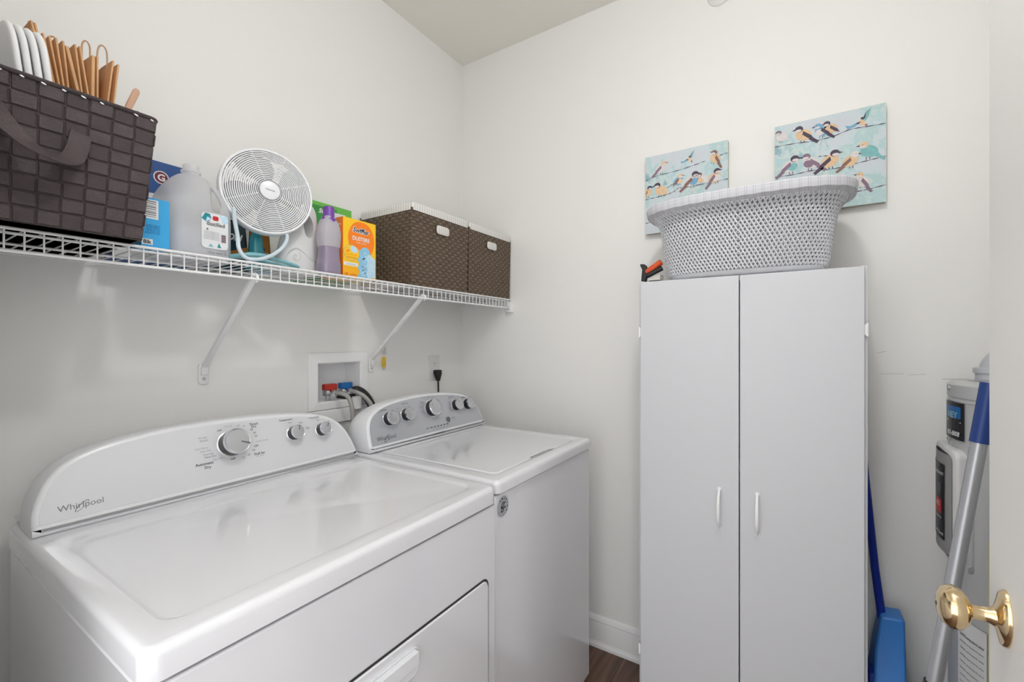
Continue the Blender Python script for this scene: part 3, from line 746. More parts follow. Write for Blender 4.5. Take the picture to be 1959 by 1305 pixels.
# paper bags
bags = [(0.235, 1.78, 0.212, 1.885), (0.238, 1.78, 0.217, 1.884), (0.242, 1.78, 0.227, 1.87), (0.25, 1.78, 0.236, 1.871), (0.256, 1.781, 0.245, 1.873), (0.263, 1.781, 0.255, 1.874),
        (0.277, 1.781, 0.26, 1.866), (0.281, 1.782, 0.271, 1.875), (0.291, 1.78, 0.278, 1.875), (0.297, 1.782, 0.298, 1.868), (0.305, 1.78, 0.305, 1.872), (0.319, 1.779, 0.328, 1.873), (0.329, 1.78, 0.337, 1.871)]
for i, (xb, zb, xt, zt) in enumerate(bags):
    xb -= .003; xt -= .003
    sl = (xt - xb) / (zt - zb); zz = 1.60
    x0 = xb + sl * (zz - zb) * .50
    fan_y = .0 + .01 * rnd.random()
    lab = 'kraft paper bag standing in the strap basket, ' + ('leftmost, tucked against the white trays' if i == 0 else 'rightmost of the row' if i == 12 else 'counted %s from the white trays' % ('', 'second', 'third', 'fourth', 'fifth', 'sixth', 'seventh', 'eighth', 'ninth', 'tenth', 'eleventh', 'twelfth')[i])
    t = thing('paper_bag', lab, 'paper bag', (x0, 1.18, zz), group='paper bags in the strap basket')
    w = .17 + .02 * rnd.random(); th = .0016 + .0012 * (i in (6, 9))
    y0 = -.005 + .010 * rnd.random()
    b = MB()
    def pt(y, k, side, bow=0):
        z = (zt - zz) * k; xm = (xb - x0) * min(k * (zt - zz) / (zb - zz), 1) if k * (zt - zz) < (zb - zz) else (xb - x0) + (xt - xb) * ((k * (zt - zz) - (zb - zz)) / (zt - zb))
        return Vector((xm + side * th + bow, y, z))
    # two sheets joined by a folded gusset along the front edge
    spread = .0016 if i not in (6, 9, 11, 12) else .0035
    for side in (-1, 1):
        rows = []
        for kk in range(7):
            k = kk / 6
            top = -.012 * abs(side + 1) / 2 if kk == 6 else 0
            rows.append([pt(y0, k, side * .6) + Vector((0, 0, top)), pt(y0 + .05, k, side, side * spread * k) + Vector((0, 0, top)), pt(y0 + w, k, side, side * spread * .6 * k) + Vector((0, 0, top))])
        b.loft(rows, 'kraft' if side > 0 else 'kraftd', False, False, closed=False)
    rows = [[pt(y0, kk / 6, -.6), pt(y0 + .018, kk / 6, 0), pt(y0, kk / 6, .6)] for kk in range(7)]
    b.loft(rows, 'kraft', False, False, closed=False)
    rows = [[pt(y0 - .0006, kk / 6, -.9), pt(y0 - .0008, kk / 6, .9)] for kk in range(7)]
    b.loft(rows, 'kraft', False, False, closed=False)
    sh = b.build('bag_body', t, smooth=30, fix=False)
    so = sh.modifiers.new('thickness', 'SOLIDIFY'); so.thickness = .0005
    if i in (8, 10, 1, 4):
        hg = {8: .026, 10: .034}.get(i, .010); hx = {8: .006, 10: .0075}.get(i, .004); cx_b = {8: .014, 10: .012}.get(i, 0)
        o_ = pt(.02, 1, 0)
        hp = [o_ + Vector((cx_b + dx * hx, .0, dzz)) for dx, dzz in ((-1, -.03), (-1.05, hg * .4), (-.6, hg * .9), (.15, hg), (.85, hg * .75), (1.0, hg * .1), (.8, -.03))]
        MB().tube(spline(hp, 6), .0015, 'twine', 6).build('twine_handle', t)
t = thing('wooden_handle_tool', 'pale wooden handle sticking up at the right end of the strap basket', 'tool', (.358, 1.25, 1.70))
b = MB().tube([(.000, 0, -.02), (.009, 0, .10), (.014, 0, .122), (.027, 0, .160), (.029, 0, .166)], [.006, .0062, .0064, .0066, .004], 'wood', 10, flat=.6); b.build('handle', t)
t = thing('grey_clip', 'small grey metal clip at the right rim of the strap basket', 'clip', (.356, 1.16, 1.71))
b = MB().loft([[(-.012, -.003, 0), (.012, -.003, 0), (.012, .003, 0), (-.012, .003, 0)], [(-.010, -.003, .05), (.010, -.003, .05), (.010, .003, .05), (-.010, .003, .05)], [(-.002, -.001, .066), (.004, -.001, .066), (.004, .001, .066), (-.002, .001, .066)]], 'silver')
b.build('clip_body', t, bevel=.001); MB().tube([(-.013, -.004, .02), (-.013, -.004, .055), (.003, -.004, .068)], .0014, 'dark', 6).build('clip_edge', t)

# -- two brown wicker bins with plaid liners
for i, (x0, x1, lab) in enumerate(((1.144, 1.468, 'brown wicker bin with plaid liner on the shelf, next to the yellow duster box'), (1.474, 1.794, 'brown wicker bin with plaid liner on the shelf, against the right wall'))):
    t = thing('wicker_bin', lab, 'storage bin', ((x0 + x1) / 2, 1.30, SZ + .001), group='lined bins on the shelf')
    w = (x1 - x0) / 2; y0, y1 = -.140, .140; hh = .300
    b = MB()
    A = [(-w + .004, y0 + .004, 0), (w - .004, y0 + .004, 0), (w - .004, y1 - .004, 0), (-w + .004, y1 - .004, 0)]
    B = [(-w, y0, hh - .02), (w, y0, hh - .02), (w, y1, hh - .02), (-w, y1, hh - .02)]
    for q in range(4):
        r = (q + 1) % 4
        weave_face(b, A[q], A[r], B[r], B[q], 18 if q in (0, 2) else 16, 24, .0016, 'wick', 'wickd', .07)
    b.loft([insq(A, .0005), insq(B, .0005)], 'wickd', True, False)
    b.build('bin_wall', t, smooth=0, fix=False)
    b = MB(); lw = w + .0018
    def lr(o, z, rad=.014): return [(p[0], p[1], z) for p in rrect(-lw + o, lw - o, y0 - .003 + o, y1 + .003 - o, rad, 4)]
    b.loft([lr(0, hh - .030), lr(-.0006, hh - .010), lr(0, hh - .003), lr(.004, hh), lr(.012, hh - .001), lr(.016, hh - .02), lr(.018, .03)], 'plaid', False, False)
    b.build('cloth_liner', t, smooth=50, label='white plaid cloth liner folded over the rim')
    b = MB(); mh = frame((.0, y0 - .0024, hh - .074), (1, 0, 0), (0, 0, 1))
    hp = rrect(-.036, .036, -.017, .016, .012, 5)
    b.loft([[(x, z, 0) for x, z in rrect(-.039, .039, -.020, .019, .014, 5)], [(x, z, .0018) for x, z in rrect(-.039, .039, -.020, .019, .014, 5)]], 'wickd', mx=mh)
    b.loft([[(x, z, .0010) for x, z in hp], [(x, z, .0024) for x, z in hp], [(x * .9, z * .85, .0045) for x, z in hp]], 'plaid', mx=mh)
    b.build('handle_opening', t, smooth=50)

# ------------------------------------------------------------------ things on the shelf
def carton(t, x0, x1, y0, y1, h, m, mat_side=None, name='carton_body'):
    b = MB()
    b.add([(x0, y0, 0), (x1, y0, 0), (x1, y0, h), (x0, y0, h)], [(0, 1, 2, 3)], m)
    b.add([(x0, y1, 0), (x0, y0, 0), (x0, y0, h), (x0, y1, h)], [(0, 1, 2, 3)], mat_side or m)
    b.add([(x1, y0, 0), (x1, y1, 0), (x1, y1, h), (x1, y0, h)], [(0, 1, 2, 3)], mat_side or m)
    b.add([(x1, y1, 0), (x0, y1, 0), (x0, y1, h), (x1, y1, h)], [(0, 1, 2, 3)], mat_side or m)
    b.add([(x0, y0, 0), (x0, y1, 0), (x1, y1, 0), (x1, y0, 0)], [(0, 1, 2, 3)], m)
    b.add([(x0, y0, h), (x1, y0, h), (x1, y1, h), (x0, y1, h)], [(0, 1, 2, 3)], m)
    return b
SB = SZ + .0005
# light blue carton
t = thing('light_blue_box', 'light blue carton with a white barcode panel, wedged between basket and water jug', 'box', (.392, 1.168, SB))
b = carton(t, -.024, .026, 0, .062, .107, 'lblue')
mf = frame((0, -.0002, 0), (1, 0, 0), (0, 0, 1))
b.add([(-.020, .062, 0), (.006, .062, 0), (.006, .103, 0), (-.020, .103, 0)], [(0, 1, 2, 3)], 'labelw', mf)
for k in range(9): b.add([(-.018, .066 + k * .004, .0002), (.002, .066 + k * .004, .0002), (.002, .0672 + k * .004 + (k % 3) * .0006, .0002), (-.018, .0672 + k * .004 + (k % 3) * .0006, .0002)], [(0, 1, 2, 3)], 'ink', mf)
for k in range(4): b.text(('Net', 'fresh', 'sheets', 'soft')[k], 'lblued', mf @ Matrix.Translation((-.014 + k * .006, .040, 0)), width=.02, z=.0002, rot=PI / 2)
b.add([(-.023, .006, 0), (-.004, .006, 0), (-.004, .018, 0), (-.023, .018, 0)], [(0, 1, 2, 3)], 'labelw', mf); b.text('8ik', 'inkd', mf @ Matrix.Translation((-.0135, .012, 0)), width=.015, height=.009, z=.0003, bold=.03)
b.build('carton_body', t, smooth=0, bevel=.0006, fix=False)
# navy carton
t = thing('navy_box', 'navy blue carton with a white ringed letter behind the water jug', 'box', (.45, 1.385, SB))
b = carton(t, -.07, .095, 0, .055, .262, 'navy', 'navy')
mf = frame((0, -.0002, 0), (1, 0, 0), (0, 0, 1))
b.add([(-.07, 0, 0), (.095, 0, 0), (.095, .185, 0), (-.07, .170, 0)], [(0, 1, 2, 3)], 'labelw', mf)
b.ell(.028, .222, .017, .017, 'labelw', mf, .0002, seg=28); b.ell(.028, .222, .0145, .0145, 'maroon', mf, .0004, seg=28); b.text('G', 'labelw', mf @ Matrix.Translation((.028, .222, 0)), height=.018, z=.0006, bold=.03)
b.build('carton_body', t, smooth=0, fix=False)

# water jug
t = thing('water_jug', 'translucent gallon jug of distilled water with a white label', 'water jug', (.503, 1.278, SB))
def superr(a, n=4.0): return 1 / ((abs(math.cos(a)) ** n + abs(math.sin(a)) ** n) ** (1 / n))
HD = R_(-25)   # handle direction
def jr(a, z):
    s = 0.075
    if z < .012: s *= .90 + .10 * math.sqrt(max(0, 1 - ((.012 - z) / .012) ** 2))
    base = s * superr(a, 3.6)
    if z > .125:
        k = min((z - .125) / .087, 1); k = (1 - math.sqrt(max(0, 1 - k * k))) * .45 + k * k * .35 + k * .20
        base = base * (1 - k) + .020 * k
    da = (a - HD + PI) % (2 * PI) - PI
    if .100 < z < .205:      # finger dimple either side of the handle web
        q = math.sin(PI * (z - .100) / .105) ** .8
        base -= min(.016, base * .3) * q * (math.exp(-((abs(da) - .48) / .22) ** 2))
    return base
def jpt(a, z, o=0): r = jr(a, z) + o; return (r * math.cos(a), r * math.sin(a), z)
b = MB(); NA = 72
zs = [0, .002, .006, .012, .03, .06, .09, .105, .112, .12, .13, .14, .15, .16, .17, .18, .19, .20, .207, .212]
rings = [[jpt(2 * PI * k / NA, z) for k in range(NA)] for z in zs]
for r, z in ((.0185, .214), (.0185, .218), (.0215, .219), (.0215, .223), (.0175, .225), (.0172, .236), (.016, .238)):
    rings.append([(r * math.cos(2 * PI * k / NA), r * math.sin(2 * PI * k / NA), z) for k in range(NA)])
b.loft(rings, 'jug', True, True); jb = b.build('jug_body', t, smooth=60)
e = Vector((math.cos(HD), math.sin(HD), 0)); cr = e.cross(Vector((0, 0, 1)))
cut = MB(); hs = [e * .044 + Vector((0, 0, .182)), e * .050 + Vector((0, 0, .160)), e * .054 + Vector((0, 0, .138)), e * .053 + Vector((0, 0, .116))]
outl = []
for p, w_ in zip(hs, (.003, .0085, .0105, .006)): outl.append(p - e * w_)
for p, w_ in reversed(list(zip(hs, (.003, .0085, .0105, .006)))): outl.append(p + e * w_)
outl = spline(outl, 4, True)
cut.loft([[p - cr * .12 for p in outl], [p + cr * .12 for p in outl]], 'jug'); carve(jb, cut)
b = MB()
rings = [[(jr(2 * PI * k / NA, z) * .965 * math.cos(2 * PI * k / NA), jr(2 * PI * k / NA, z) * .965 * math.sin(2 * PI * k / NA), z + .0015) for k in range(NA)] for z in [0, .004, .012, .03, .05, .068]]
b.loft(rings, 'water'); b.build('water', t)
b = MB(); mf = frame((.022, -.0757, .075), (1, .0, 0), (0, 0, 1))
lp = rrect(-.030, .030, -.058, .034, .008, 5)
lp = rrect(-.030, .029, -.050, .036, .010, 5)
b.loft([[(x, z, 0) for x, z in lp], [(x, z, .0008) for x, z in lp]], 'labelw', mx=mf)
b.poly([(-.030, .020), (-.022, .035), (-.012, .033), (-.008, .022), (-.018, .012)], 'teal', mf, .0010); b.poly([(-.022, .012), (-.018, .026), (-.008, .022)], 'bfluff2', mf, .0012)
b.poly([(.008, .034), (.027, .034), (.028, .018), (.018, .014)], 'bfluff2', mf, .0010)
b.poly(rrect(-.006, .007, .019, .030, .003), 'labelr', mf, .0012)
b.text('distilled', 'inkd', mf @ Matrix.Translation((.001, .010, 0)), width=.040, z=.0012, bold=.012)
b.text('4', 'inkd', mf @ Matrix.Translation((-.018, -.004, 0)), height=.006, z=.0012, bold=.02)
for k in range(6): b.text('purified by distillation water', 'ink', mf @ Matrix.Translation((-.008, -.010 - k * .0035, 0)), width=.034, z=.0012)
b.poly(rrect(.013, .024, -.032, -.012, .001), 'inkl', mf, .0011)
for k in range(4): b.poly([(.014, -.0145 - k * .0045), (.023, -.0145 - k * .0045), (.023, -.0165 - k * .0045), (.014, -.0165 - k * .0045)], 'maroon', mf, .0013)
b.poly([(-.016, -.046), (-.004, -.046), (-.010, -.038)], 'tealp', mf, .0012); b.poly([(.004, -.046), (.013, -.046), (.008, -.034)], 'teal', mf, .0012)
b.text('12.21 MAR 25', 'ink', mf @ Matrix.Translation((.005, -.060, 0)), width=.04, z=.0006)
b.build('label', t, smooth=0)

# desk fan
FC = Vector((.672, 1.248, H + .408)); FN = Vector((-.243, -.969, .02)).normalized()
t = thing('desk_fan', 'white round caged desk fan tilted on a pale blue tube stand', 'fan', (.68, 1.26, SB))
off = -Vector((.68, 1.26, SB))
FM = frame(FC + off, Vector((1, -.25, -.35)), Vector((0, 0, 1)))
zx = FN; xx = Vector((0, 0, 1)).cross(zx).normalized(); yy = zx.cross(xx)
FM = Matrix((xx, yy, zx)).transposed().to_4x4(); FM.translation = FC + off
FR = .113
b = MB()
def dome(r): return .030 + .012 * (1 - (r / FR) ** 2)
nr = 18
for k in range(nr):
    r = .029 + (FR - .031) * k / (nr - 1)
    b.ring(r, .00150, 'fanw', 56, 6, FM, dome(r))
for k in range(8):
    a = R_(22 + 45 * k)
    b.tube([(r * math.cos(a), r * math.sin(a), dome(r) - .002) for r in (.024, .05, .08, .105, FR)], .0014, 'fanw', 5, mx=FM)
b.ring(FR, .0032, 'fanp', 64, 8, FM, .029); b.ring(FR + .001, .0022, 'fanw', 64, 8, FM, .018)
b.build('front_grille', t)
b = MB()
b.lathe([(.029, .036), (.029, .043), (.0265, .046), (.0255, .044)], 'silver', 40, FM); b.lathe([(.0250, .042), (.0245, .0462), (.018, .0478), (.001, .0484)], 'fanp', 40, FM)
for q_ in range(5): b.box(-.011 + q_ * .0046, -.0078 + q_ * .0046, -.0012, .0012, .0478, .0492, 'inkl', FM @ Matrix.Rotation(R_(-8), 4, 'Z'))
b.build('hub_badge', t)
b = MB()
b.lathe([(FR + .002, .026), (FR + .004, .020), (FR + .003, .000), (FR - .004, -.012), (FR - .006, -.010), (FR - .001, .0), (FR, .022)], 'fanp', 64, FM, caps=False)
for k in range(12):
    r = FR - .008 - k * .0085; b.ring(r, .0013, 'fanw', 48, 5, FM, -.013 - .018 * (k / 11) ** .6)
b.build('rear_cage', t)
b = MB().lathe([(.012, -.050), (.036, -.046), (.042, -.030), (.040, -.014), (.016, -.010), (.013, .02), (.002, .024)], 'fback', 32, FM); b.build('motor', t)
for k in range(4):
    b = MB(); rows = []
    for i in range(9):
        r = .016 + (FR - .028) * i / 8; ww = R_(22 + 16 * math.sin(PI * i / 9)); a0 = R_(10 + 90 * k) + .25 * i / 8
        rows.append([(r * math.cos(a0 + ww * s_), r * math.sin(a0 + ww * s_), .010 + s_ * .011) for s_ in (-1, -.5, 0, .5, 1)])
    b.loft(rows, 'blade', False, False, closed=False, mx=FM); o = b.build('blade', t, smooth=60, fix=False); sm = o.modifiers.new('thickness', 'SOLIDIFY'); sm.thickness = .0012
b = MB()
sp = [(.582, 1.232, H + .345), (.576, 1.215, H + .31), (.571, 1.190, H + .265), (.568, 1.176, SB + .030), (.582, 1.170, SB + .009), (.612, 1.168, SB + .010), (.645, 1.170, SB + .025), (.675, 1.176, SB + .048), (.698, 1.188, SB + .076), (.708, 1.203, SB + .096)]
b.tube(spline([Vector(p) + off for p in sp], 6), .0050, 'paleb', 12)
b.build('tube_stand', t)

# teal things behind and under the fan
t = thing('teal_hanger_base', 'pale teal open plastic stand lying under the fan', 'plastic stand', (.640, 1.225, SB))
b = MB()
rings = []
P_ = [(-.072, -.012), (-.060, .012), (-.020, .030), (.020, .030), (.060, .016), (.100, -.010), (.085, -.030), (.03, -.024), (-.03, -.030)]
sp_ = spline([(x, y, 0) for x, y in P_], 5, True)
b.tube([(p.x, p.y, .016 + .010 * math.cos(p.x * 22)) for p in sp_], .0068, 'tealp', 10, True, flat=.7)
b.tube(spline([(-.060, 0, .022), (-.01, .002, .034), (.04, -.002, .030), (.088, -.02, .012)], 6), .006, 'tealp', 10, flat=.6); b.build('stand_loop', t)
t = thing('teal_ribbed_bottle', 'teal ribbed plastic nozzle standing behind the fan', 'bottle', (.668, 1.29, SB))
b = MB(); prof = [(.026, 0), (.027, .010), (.024, .022)]
for k in range(7): prof += [(.0225 - k * .0008, .026 + k * .010), (.0205 - k * .0008, .031 + k * .010)]
prof += [(.012, .10), (.010, .125), (.002, .127)]
b.lathe(prof, 'teal', 28); b.build('ribbed_body', t, smooth=60)
t = thing('dark_detergent_pouch', 'dark teal printed detergent pouch behind the fan stand', 'pouch', (.628, 1.385, SB))
b = MB(); rings = []
for k in range(9):
    z = .15 * k / 8; a = .065 * (1 - .12 * (k / 8)); bb = .034 * (1 - .75 * (k / 8) ** 1.5)
    rings.append([(a * math.copysign(abs(math.cos(q)) ** .6, math.cos(q)), bb * math.copysign(abs(math.sin(q)) ** .8, math.sin(q)), z) for q in [2 * PI * j / 28 for j in range(28)]])
b.loft(rings, 'teald')
mf = frame((0, -.036, 0), (1, 0, 0), (0, 0, 1))
b.text('ON', 'whitep', mf @ Matrix.Translation((.012, .095, 0)), width=.042, z=.001, bold=.04, shear=.3)
b.ell(-.032, .070, .016, .022, 'teal', mf, .001); b.ell(-.030, .066, .008, .010, 'tealp', mf, .0015)
b.poly([(-.005, .052), (.045, .072), (.050, .062), (0, .044)], 'amber', mf, .001)
b.build('pouch_body', t, smooth=50)
t = thing('amber_pouch', 'amber and blue printed pouch behind the fan, left of the white detergent jug', 'pouch', (.722, 1.375, SB))
b = MB(); rings = []
for k in range(7):
    z = .13 * k / 6; a = .032 * (1 - .08 * k / 6); bb = .03 * (1 - .7 * (k / 6) ** 1.5)
    rings.append([(a * math.copysign(abs(math.cos(q)) ** .6, math.cos(q)), bb * math.sin(q), z) for q in [2 * PI * j / 24 for j in range(24)]])
b.loft(rings[:4], 'bfluff2'); b.loft(rings[3:], 'amber')
mf = frame((0, -.0305, 0), (1, 0, 0), (0, 0, 1))
for k in range(6): b.ell(-.012 + .008 * (k % 4), .018 + .011 * k, .005, .005, 'navy', mf, .001, seg=10)
b.build('pouch_body', t, smooth=50)
t = thing('clear_spray_cap', 'translucent grey cap standing behind the right edge of the fan', 'cap', (.828, 1.349, SB))
b = MB().lathe([(.022, 0), (.023, .10), (.020, .15), (.013, .18)], 'jugw', 24); b.build('bottle', t, smooth=60)
MB().lathe([(.0135, .178), (.0135, .205), (.010, .21)], 'fback', 20).build('pump_collar', t)

# white detergent jug
t = thing('white_detergent_jug', 'blank white detergent jug with moulded handle and swirl, right of the fan', 'jug', (.787, 1.280, SB)); t.scale = (1.07, 1.0, 1.08)
jp = [(0, .052, .036, 0), (.004, .055, .039, 0), (.012, .0565, .040, 0), (.045, .0565, .040, 0), (.07, .055, .039, .001), (.10, .051, .036, .004), (.13, .047, .032, .008), (.155, .043, .028, .012), (.175, .037, .024, .017), (.190, .029, .020, .021), (.200, .020, .015, .024), (.205, .010, .008, .025)]
def jv(z):
    for i in range(len(jp) - 1):
        a_, c_ = jp[i], jp[i + 1]
        if z <= c_[0]:
            k = (z - a_[0]) / (c_[0] - a_[0]); return [a_[q] + (c_[q] - a_[q]) * k for q in (1, 2, 3)]
    return jp[-1][1:]
b = MB(); rings = []
for z in [0, .004, .012] + [.025 + .0125 * k for k in range(14)] + [.194, .199, .203, .205]:
    w, d_, cx = jv(z); n = 2.5
    rings.append([(w * math.copysign(abs(math.cos(2 * PI * k / 56)) ** (2 / n), math.cos(2 * PI * k / 56)) + cx, d_ * math.copysign(abs(math.sin(2 * PI * k / 56)) ** (2 / n), math.sin(2 * PI * k / 56)), z) for k in range(56)])
b.loft(rings, 'jugw'); jb = b.build('jug_body', t, smooth=60)
cut = MB(); pts = spline([(.018, 0, .170), (.030, 0, .150), (.030, 0, .122), (.018, 0, .104), (.004, 0, .110), (.000, 0, .138), (.006, 0, .160)], 5, True)
cut.loft([[p + Vector((0, -.1, 0)) for p in pts], [p + Vector((0, .1, 0)) for p in pts]], 'jugw'); carve(jb, cut)
bv = jb.modifiers.new('soft_edge', 'BEVEL'); bv.width = .004; bv.segments = 3; bv.limit_method = 'ANGLE'; bv.angle_limit = R_(50)
MB().lathe([(.017, .150), (.0175, .155), (.0175, .176), (.015, .181), (.002, .1815)], 'jugw', 28, Matrix.Translation((-.022, .012, -.010))).build('screw_cap', t)
b = MB()
b.tube([(-.028 + (.002 + .0011 * k) * math.cos(k * .6), -.0405, .045 + (.002 + .0011 * k) * math.sin(k * .6)) for k in range(13)], .0008, 'jugw', 6)
b.tube(spline([(-.048, -.032, .050), (-.040, -.038, .062), (-.024, -.0398, .068), (-.004, -.0402, .058), (.016, -.0402, .044), (.036, -.038, .042), (.052, -.024, .050)], 6), .0013, 'jugw', 6)
b.build('swirl_emboss', t)

# purple capped bottle
t = thing('purple_cap_bottle', 'translucent bottle half full of purple liquid with a purple cap', 'bottle', (.8395, 1.203, SB))
prof = [(0, .030, .027), (.004, .034, .030), (.03, .0345, .030), (.05, .031, .028), (.075, .0300, .027), (.10, .033, .029), (.125, .0345, .030), (.145, .032, .028), (.160, .027, .024), (.172, .020, .020), (.178, .017, .017)]
def er(w, d_, z, n=40, e=2.6):
    return [(w * math.copysign(abs(math.cos(2 * PI * k / n)) ** (2 / e), math.cos(2 * PI * k / n)), d_ * math.copysign(abs(math.sin(2 * PI * k / n)) ** (2 / e), math.sin(2 * PI * k / n)), z) for k in range(n)]
from bisect import bisect
def pw(z):
    i = min(max(bisect([p[0] for p in prof], z) - 1, 0), len(prof) - 2); a, c = prof[i], prof[i + 1]; k = (z - a[0]) / (c[0] - a[0]); k = k * k * (3 - 2 * k)
    return a[1] + (c[1] - a[1]) * k, a[2] + (c[2] - a[2]) * k
zz_ = [.178 * k / 36 for k in range(37)]
b = MB().loft([er(*pw(z), z) for z in zz_ if z > .08], 'purpleb', False, True); b.loft([er(*pw(z), z) for z in zz_ if z <= .0845], 'purplel', True, True); b.build('bottle_body', t, smooth=60)
b = MB().lathe([(.024, .160), (.023, .168), (.0165, .180), (.0165, .204), (.0155, .207), (.012, .208)], 'cap', 30); b.build('cap', t)

# dusters carton
t = thing('orange_duster_box', 'orange and yellow duster refill carton on the shelf front', 'box', (.938, 1.182, SB))
b = carton(t, -.063, .063, 0, .105, .186, 'yellow', 'orange')
mf = frame((0, -.0003, 0), (1, 0, 0), (0, 0, 1))
el = []
for k in range(36):
    a = 2 * PI * k / 36; x = .006 + .051 * math.copysign(abs(math.cos(a)) ** .9, math.cos(a)); z = .124 + .058 * math.sin(a); el.append((x, min(z, .181)))
b.poly(el, 'orange', mf, 0)
b.text('Swiffer', 'labelw', mf @ Matrix.Translation((.004, .153, 0)), width=.068, z=.0004, bold=.075, shear=.25, rot=-.03)
b.text('Swiffer', 'inkd', mf @ Matrix.Translation((.004, .153, 0)), width=.062, z=.0007, bold=.012, shear=.25, rot=-.03)
b.text('DUSTERS', 'labelw', mf @ Matrix.Translation((.004, .126, 0)), width=.066, height=.013, z=.0004, bold=.03)
b.text('multi surface', 'labelw', mf @ Matrix.Translation((.006, .114, 0)), width=.038, z=.0004)
b.ell(-.032, .078, .030, .0245, 'inkl', mf, .0004, seg=28); b.ell(-.032, .078, .0288, .0233, 'yellow', mf, .0006, seg=28)
b.ell(-.024, .089, .014, .010, 'bfluff2', mf, .0008, rot=-.4); b.ell(-.046, .082, .006, .003, 'orange', mf, .0009, rot=.5)
b.text('traps & locks', 'orange', mf @ Matrix.Translation((-.032, .071, 0)), width=.042, z=.0008, bold=.01); b.text('dust & hair', 'toolo', mf @ Matrix.Translation((-.032, .063, 0)), width=.034, z=.0008, bold=.01)
b.add([(-.061, .036, .0004), (-.008, .036, .0004), (-.008, .047, .0004), (-.061, .047, .0004)], [(0, 1, 2, 3)], 'labelw', mf); b.text('unscented', 'inkl', mf @ Matrix.Translation((-.034, .0415, 0)), width=.034, z=.0006)
b.add([(-.061, .001, .0004), (-.005, .001, .0004), (-.005, .033, .0004), (-.061, .033, .0004)], [(0, 1, 2, 3)], 'yellow2', mf); b.text('10', 'toolo', mf @ Matrix.Translation((-.052, .009, 0)), height=.010, z=.0006, bold=.02); b.text('refills', 'toolo', mf @ Matrix.Translation((-.026, .008, 0)), width=.03, z=.0006)
fl = [(0, .001)]
import math as _m
L_ = [(-.006 - .004 * _m.sin(k * 1.9) + .004 * (k > 9) * (k - 9) * .5, .001 + .0078 * k) for k in range(12)]
Rr = [(.048 + .003 * _m.sin(k * 2.3), .001 + .0078 * (11 - k)) for k in range(12)]
b.poly(L_ + [(.010, .101), (.024, .103), (.034, .096)] + Rr[3:], 'bfluff', mf, .0009)
b.poly([(.026 + .003 * _m.sin(k * 2.1), .001 + .008 * k) for k in range(11)] + [(.040, .080), (.056, .070)] + [(.060, .068 - .0085 * k) for k in range(8)], 'bfluff2', mf, .0011)
for k in range(22):
    x = .004 + .018 * rnd.random(); z = .008 + .085 * rnd.random(); b.ell(x, z, .007, .0016, 'bfluff2', mf, .0012, rot=.6 - rnd.random() * 1.2, seg=8)
ml = frame((-.0633, .105, 0), (0, -1, 0), (0, 0, 1))
b.text('multi surface', 'labelw', ml @ Matrix.Translation((.060, .165, 0)), width=.07, z=.0003, bold=.02)
for k in range(3): b.ell(.085, .12 - k * .03, .005, .005, 'labelw', ml, .0003, seg=12)
b.build('carton_body', t, smooth=0, fix=False)
# green carton
t = thing('green_box', 'green cleaning cloth carton at the back of the shelf, behind the purple capped bottle', 'box', (.965, 1.375, SB))
b = carton(t, -.115, .088, 0, .06, .275, 'green', 'green2')
mf = frame((0, -.0003, 0), (1, 0, 0), (0, 0, 1))
b.poly([(.020, .275), (.088, .275), (.088, .10), (.045, .10), (.050, .22), (.036, .240)], 'green2', mf, 0); b.poly([(-.115, .262), (.022, .262), (.024, .275), (-.115, .275)], 'green2', mf, .0001)
b.poly([(.005, .252), (.062, .252), (.064, .18), (.015, .18)], 'labelw', mf, .0005)
b.text('Sw', 'labelw', mf @ Matrix.Translation((-.030, .246, 0)), width=.03, z=.0006, bold=.04, shear=.3); b.poly([(-.052, .250), (-.005, .262), (-.022, .238), (-.048, .236)], 'green', mf, .0003)
b.poly([(-.092, .275), (-.084, .275), (-.080, .24), (-.088, .24)], 'inkd', mf, .0006)
b.build('carton_body', t, smooth=0, fix=False)

# ------------------------------------------------------------------ cabinet
CX0 = 1.500; CT = 1.500
t = thing('storage_cabinet', 'tall white two-door laminate cabinet against the right wall', 'cabinet', (0, 0, 0))
b = MB()
ya, yb_ = -.158, .455
b.box(CX0 + .016, 1.778, ya, ya + .015, 0, CT + .003, 'lam'); b.box(CX0 + .016, 1.778, yb_ - .015, yb_, 0, CT + .003, 'lam')
b.box(CX0 + .018, 1.778, ya + .015, yb_ - .015, CT - .016, CT, 'lam'); b.box(CX0 + .03, 1.778, ya + .015, yb_ - .015, .06, .075, 'lam')
b.box(CX0 + .04, CX0 + .05, ya + .015, yb_ - .015, 0, .06, 'lam'); b.box(1.772, 1.778, ya, yb_, .0, CT, 'lam')
for z in (.5, .9): b.box(CX0 + .03, 1.775, ya + .015, yb_ - .015, z, z + .015, 'lam')
b.build('carcass', t, bevel=.0008)
